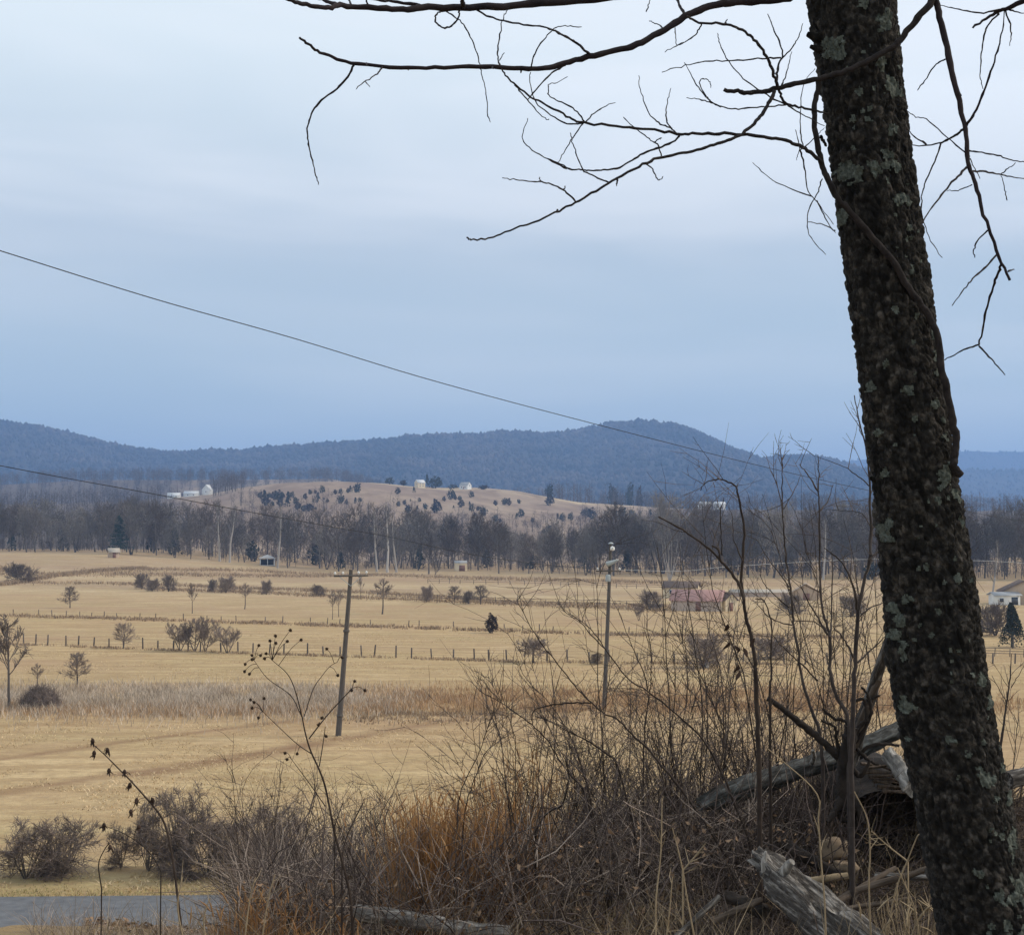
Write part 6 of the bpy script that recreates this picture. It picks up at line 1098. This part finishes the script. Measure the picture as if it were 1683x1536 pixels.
# ------------------------------------------------------------------ brush pile: logs, stump, stones
def log(name, label, a, b, r0, r1, m, seed, sides=16, rough=.12, bend=0.0, cat='log', n=40, capm=None, splinter=0, stubs=()):
    """weathered log as a lumpy tube with end grain"""
    r = np.random.default_rng(seed); a = np.array(a, float); b = np.array(b, float); ax = nrm(b - a); u = nrm(np.cross(ax, (0, 0, 1))); w = np.cross(u, ax)
    t = np.linspace(0, 1, n); th_ = np.linspace(0, 2 * math.pi, sides, endpoint=False)
    c = a + (b - a) * t[:, None] + u * (bend * np.sin(t * math.pi))[:, None] + w * (bend * .5 * np.sin(t * math.pi * 1.3 + 1))[:, None] + np.cumsum(r.normal(0, r0 * .03, (n, 3)), 0)
    R = (r0 + (r1 - r0) * t)[:, None] * (1 + rough * (vnoise(np.cos(th_)[None] * 2.2 + 9, t[:, None] * 9 + np.sin(th_)[None] * 2.2, seed) + .9 * vnoise(np.cos(th_)[None] * 5.2 + 20 + 0 * t[:, None], np.sin(th_)[None] * 5.2 + t[:, None] * 1.6, seed + 1)) * 1.6)
    if splinter:
        k = np.clip((splinter - t * np.linalg.norm(b - a)) / splinter, 0, 1)[:, None]; R = R * (1 - k * np.clip(.45 + vnoise(th_[None] * 2.6 + 0 * t[:, None], 0 * t[:, None] + seed, 3) * 1.3, 0, .95))
    V = c[:, None, :] + R[:, :, None] * (np.cos(th_)[None, :, None] * u + np.sin(th_)[None, :, None] * w)
    i = np.arange(n - 1)[:, None] * sides; j = np.arange(sides)[None]; Q = np.stack([i + j, i + (j + 1) % sides, i + sides + (j + 1) % sides, i + sides + j], -1).reshape(-1, 4)
    o = thing(name, label, cat, c[n // 2] - (0, 0, max(r0, r1))); mid = c[n // 2]; Rm = np.stack([w, u, ax], 1)
    from mathutils import Matrix
    def lpart(V_, q_, t_, nm, mm):
        m_ = MB(); m_.raw((np.asarray(V_) - mid) @ Rm, q_, t_); p_ = m_.build(nm, M[mm], o, origin=(0, 0, 0)); p_.location = [float(v) for v in mid - np.array(o.location)]; p_.rotation_euler = Matrix(Rm.tolist()).to_euler()
    lpart(V.reshape(-1, 3), Q, None, 'wood', m)
    for e, s in ((0, -1), (n - 1, 1)):
        lpart(np.vstack([V[e], c[e] - ax * s * r0 * .15]), None, [(q, (q + 1) % sides, sides) if s > 0 else ((q + 1) % sides, q, sides) for q in range(sides)], 'cut_end', capm or m)
    for (pts, ra, rb_) in stubs:
        m_ = MB(); q = smooth_pts(pts, 8); m_.tube(q, np.linspace(ra, rb_, 8), 9); m_.disc(q[-1], q[-1] - q[-2], rb_, 9); wpart(m_, 'stub', M['palewood'], o)
    return o
log('grey_log', 'long grey lichened log slanting up behind the stump', P(1150, 1334, 8.1), P(1500, 1168, 8.5), .056, .040, 'lichwood', 1, bend=.05, n=90, rough=.34, sides=26, splinter=.12, stubs=[([P(1330, 1262, 8.25), P(1338, 1245, 8.1), P(1336, 1232, 8.0)], .016, .008)])
log('weathered_log', 'splintered grey weathered log at the bottom, sloping down right', P(1243, 1412, 6.95), P(1450, 1575, 6.35), .055, .088, 'greywood', 2, rough=.60, sides=30, n=90, bend=.02, splinter=.22, stubs=[([P(1282, 1448, 6.75), P(1294, 1424, 6.7), P(1302, 1415, 6.68)], .028, .016), ([P(1262, 1440, 6.8), P(1256, 1415, 6.8), P(1259, 1398, 6.8)], .025, .005)])
log('birch_log', 'pale barkless log lying across the bottom of the bank', P(585, 1503, 7.75), P(840, 1526, 7.5), .042, .034, 'palewood', 3, bend=.03, n=50)
log('dead_limb', 'grey dead limb leaning from the stump up against the trunk', P(1398, 1252, 8.0), P(1464, 1038, 7.3), .04, .022, 'greywood', 4, bend=.012, cat='branch')
log('broken_limb', 'short forked dead limb leaning on the grey dead limb', P(1400, 1230, 7.7), P(1447, 1112, 7.5), .024, .016, 'brownwood', 5, cat='branch')
log('pale_stick', 'pale straight stick lying in the brush pile', P(1302, 1452, 7.3), P(1395, 1438, 7.3), .019, .017, 'tanstick' if 'tanstick' in M else 'straw', 6, cat='stick')
log('dark_branch', 'dark half-rotten branch sloping down behind the splintered log', P(1285, 1385, 7.6), P(1390, 1438, 7.4), .030, .026, 'darkwood', 7, cat='branch')
log('brown_stick', 'brown splintered stick right of the pale straight stick', P(1355, 1495, 7.0), P(1470, 1425, 7.2), .022, .012, 'brownwood', 8, cat='stick')
log('brown_stick', 'lower brown stick under the other splintered stick', P(1352, 1500, 6.9), P(1500, 1475, 6.9), .013, .008, 'brownwood', 9, cat='stick')
log('brown_stick', 'brown stick poking out left of the big trunk foot', P(1410, 1462, 7.0), P(1545, 1418, 6.9), .016, .012, 'brownwood', 10, cat='stick')
log('brown_stick', 'weathered slab-like stick touching the big trunk', P(1440, 1440, 7.2), P(1560, 1440, 7.0), .02, .016, 'greywood', 11, cat='stick')
log('pale_branch', 'pale forked branch at the bottom, left of the splintered log', P(1105, 1545, 6.6), P(1182, 1472, 6.7), .014, .012, 'greywood', 12, cat='branch')
log('knotty_branch', 'knotty brown branch left beside the splintered log', P(1168, 1515, 6.7), P(1250, 1478, 6.8), .018, .012, 'brownwood', 13, cat='branch', rough=.3)
log('knotty_branch', 'dark knotty branch just behind the splintered log', P(1195, 1470, 7.0), P(1258, 1500, 6.8), .028, .03, 'darkwood', 14, cat='branch', rough=.4)
log('broken_log', 'grey broken log end at the right edge behind the trunk', P(1655, 1283, 8.2), P(1760, 1255, 8.4), .05, .05, 'greywood', 15)
log('bleached_slab', 'bleached slab of wood leaning against the left of the trunk', P(1460, 1238, 7.7), P(1498, 1292, 7.4), .035, .05, 'palewood', 16, cat='slab', rough=.3)
# hollow log, dark mouth toward the camera
hc = P(1490, 1345, 7.9); o = thing('hollow_log', 'hollow log with a black mouth half hidden by the trunk', 'log', hc - (0, 0, .24)); m_ = MB(); r = np.random.default_rng(3)
th_ = np.linspace(0, 2 * math.pi, 40, endpoint=False); jag = 1 + .10 * np.sin(th_ * 5) + r.normal(0, .03, 40)
prof = [(.235, 0), (.245, .3), (.23, .7), (.22, 1.1)]; V = []
for k, (rd, y_) in enumerate(prof): V += [(math.cos(t) * rd * (jag[i] if k < 2 else 1) * 1.12, y_ + (r.uniform(-.05, .02) if k == 0 else 0), math.sin(t) * rd * (jag[i] if k < 2 else 1) * .92) for i, t in enumerate(th_)]
q = [(k * 40 + i, k * 40 + (i + 1) % 40, (k + 1) * 40 + (i + 1) % 40, (k + 1) * 40 + i) for k in range(3) for i in range(40)]
m_.raw(np.array(V) + (0, 0, .24), q); m_.build('outer_wood', M['darkwood'], o, origin=(0, 0, 0))
m_ = MB(); V2 = np.array(V[:40] + V[80:120]) * (1, 1, 1); V2[:40, [0, 2]] *= .97; V2[40:, [0, 2]] *= .78; m_.raw(np.vstack([V2, [[0, .75, 0]]]) + (0, 0, .24), [(i, 40 + i, 40 + (i + 1) % 40, (i + 1) % 40) for i in range(40)], [(40 + i, 80, 40 + (i + 1) % 40) for i in range(40)]); m_.build('hollow', M['darkwood'], o, origin=(0, 0, 0))
for k in range(26):
    m_ = MB(); p = P(1415 + (k * 7) % 85, 1256 + (k % 6) * 9 + r.uniform(-4, 4), 7.72); m_.tube(limb(r, p, (1, .1, r.normal(0, .12)), r.uniform(.12, .3), 6, .1, -.02), np.linspace(.009, .004, 6), 5); wpart(m_, 'bark_strip', M['brownwood'], o)
# dark root stump with twisted arms
ST = thing('root_stump', 'black twisted root stump with crooked arms in the brush pile', 'stump', S(1392, 7.7))
for (L, a, b) in [([(1395, 1330), (1388, 1270), (1394, 1225), (1400, 1195)], .045, .03), ([(1392, 1260), (1370, 1235), (1345, 1212), (1318, 1190), (1295, 1170), (1262, 1147)], .024, .0135), ([(1398, 1225), (1412, 1195), (1425, 1175), (1420, 1150), (1405, 1152)], .014, .008), ([(1400, 1210), (1390, 1185), (1370, 1180), (1352, 1165)], .012, .006), ([(1405, 1220), (1425, 1190), (1432, 1160), (1425, 1140), (1416, 1130)], .011, .006), ([(1424, 1150), (1445, 1143)], .009, .007), ([(1410, 1240), (1430, 1225), (1455, 1222), (1478, 1226)], .010, .006), ([(1408, 1230), (1430, 1250), (1445, 1256)], .010, .005), ([(1400, 1260), (1415, 1275), (1430, 1248)], .014, .008), ([(1385, 1250), (1375, 1215), (1372, 1195), (1350, 1185)], .011, .005), ([(1390, 1300), (1375, 1330), (1360, 1350)], .025, .012), ([(1394, 1300), (1410, 1330), (1418, 1352)], .028, .012), ([(1378, 1325), (1382, 1345), (1396, 1345), (1405, 1330)], .016, .01)]:
    q, pts, D = stroke3(L, 7.55, 7.5); m_ = MB(); r = np.random.default_rng(len(pts)); m_.tube(pts + r.normal(0, .002, pts.shape), np.linspace(a, b, len(pts)) * (1 + r.normal(0, .1, len(pts))), 9); m_.disc(pts[-1], pts[-1] - pts[-2], b * .95, 9); wpart(m_, 'root_arm', M['darkwood'], ST)
# stones
def stone(label, px, py, D, sx, sy, sz, seed):
    p = P(px, py, D); o = thing('stone', label, 'stone', p - (0, 0, sz)); r = np.random.default_rng(seed); V = []; q = []
    for i in range(9):
        ph = math.pi * i / 8
        for j in range(14):
            t = j / 14 * 2 * math.pi; u = np.array([math.sin(ph) * math.cos(t), math.sin(ph) * math.sin(t), math.cos(ph)]); k = 1 + .5 * mnoise.noise(Vector(u * 1.6) + Vector((seed, 0, 0))); u = np.sign(u) * np.abs(u) ** .6; V.append(u * k * (sx, sy, sz))
    for i in range(8):
        for j in range(14): q.append((i * 14 + j, (i + 1) * 14 + j, (i + 1) * 14 + (j + 1) % 14, i * 14 + (j + 1) % 14))
    m_ = MB(); m_.raw(np.array(V) + (0, 0, sz), q); m_.build('rock', M['stone'], o, origin=(0, 0, 0), smooth=False)
stone('tan angular stone in the middle of the brush pile', 1370, 1395, 7.6, .075, .05, .05, 1); stone('flat tan stone just below the angular one', 1388, 1424, 7.5, .06, .05, .03, 2); stone('small tan stone left of the angular one', 1352, 1395, 7.7, .03, .03, .022, 3)
# pale stump bottom left
p = P(470, 1488, 8.3); o = thing('cut_stump', 'small stump with pale round cut top at bottom left', 'stump', p - (0, 0, .12)); m_ = MB(); Rt = np.array([[1, 0, 0], [0, math.cos(.8), -math.sin(.8)], [0, math.sin(.8), math.cos(.8)]])
m_.lathe((0, 0, .12), [(.052, -.3), (.05, -.05), (.047, 0)], 14, Rt); m_.build('bark', M['darkwood'], o, origin=(0, 0, 0)); m_ = MB(); m_.lathe((0, 0, .12), [(.047, 0), (.04, .012), (.015, .016), (.0005, .014)], 14, Rt); m_.build('cut_face', M['stone'], o, origin=(0, 0, 0))
# fallen sticks strewn over the pile, each its own
rs = np.random.default_rng(66)
for k in range(26):
    px_ = rs.uniform(1190, 1560); D0 = rs.uniform(6.9, 8.8); b = S(px_, D0); a = rs.uniform(-.5, .5); L = rs.uniform(.25, .8); z = rs.uniform(.01, .09); pl = limb(rs, b + (-L / 2 * math.cos(a), -L / 2 * math.sin(a) * .6, z), (math.cos(a), math.sin(a) * .6, rs.normal(.05, .16)), L, 7, .09, 0)
    o = thing('fallen_stick', 'thin fallen stick strewn over the brush pile', 'stick', b, group='thin fallen sticks strewn over the brush pile'); m_ = MB(); m_.tube(pl, np.linspace(rs.uniform(.006, .013), .004, 7), 6); wpart(m_, 'wood', M[['brownwood', 'greywood', 'darkwood'][k % 3]], o)
# dead leaves still hanging on the crooked sapling
for k, (lx, ly) in enumerate([(1196, 1025), (1188, 1042), (1208, 1060), (1214, 1092), (1222, 1064), (1240, 1048), (1200, 1055), (1216, 1102)]):
    p = P(lx, ly, 7.05); lf = MB(); l = limb(rs, p, (rs.normal(0, .3), rs.normal(0, .3), -1), .05, 4, .3, 0); w_ = np.array([.011, .004, 0]); sh = np.array([[.2], [1], [.8], [.05]]); lf.raw(np.vstack([l - w_ * sh, l + w_ * sh]), [(0, 1, 5, 4), (1, 2, 6, 5), (2, 3, 7, 6)]); wpart(lf, 'dead_leaf', M['darkleaf'], sD)

# ------------------------------------------------------------------ haze
hz_ = MB(); hz_.box((0, 6100, 268), (16000, 12900, 540)); haze = hz_.build('haze', M['white'], smooth=False)
hm = bpy.data.materials.new('valley_haze'); hm.use_nodes = True
for n_ in list(hm.node_tree.nodes):
    if n_.type != 'OUTPUT_MATERIAL': hm.node_tree.nodes.remove(n_)
pv = hm.node_tree.nodes.new('ShaderNodeVolumePrincipled'); pv.inputs['Color'].default_value = (0.33, 0.555, 1.0, 1); pv.inputs['Density'].default_value = 1.6e-4; pv.inputs['Anisotropy'].default_value = 0.1
hm.node_tree.links.new(pv.outputs[0], [n_ for n_ in hm.node_tree.nodes if n_.type == 'OUTPUT_MATERIAL'][0].inputs['Volume'])
haze.data.materials.clear(); haze.data.materials.append(hm); haze['kind'] = 'stuff'; haze['label'] = 'thin blue haze filling the valley air'; haze['category'] = 'haze'
for p_ in list(bpy.data.objects):
    if '_used' in p_:
        if p_['_used'] == 0:
            for ch in list(p_.children): bpy.data.objects.remove(ch)
            bpy.data.objects.remove(p_)
        else: del p_['_used']
    elif '_d' in p_: del p_['_d']
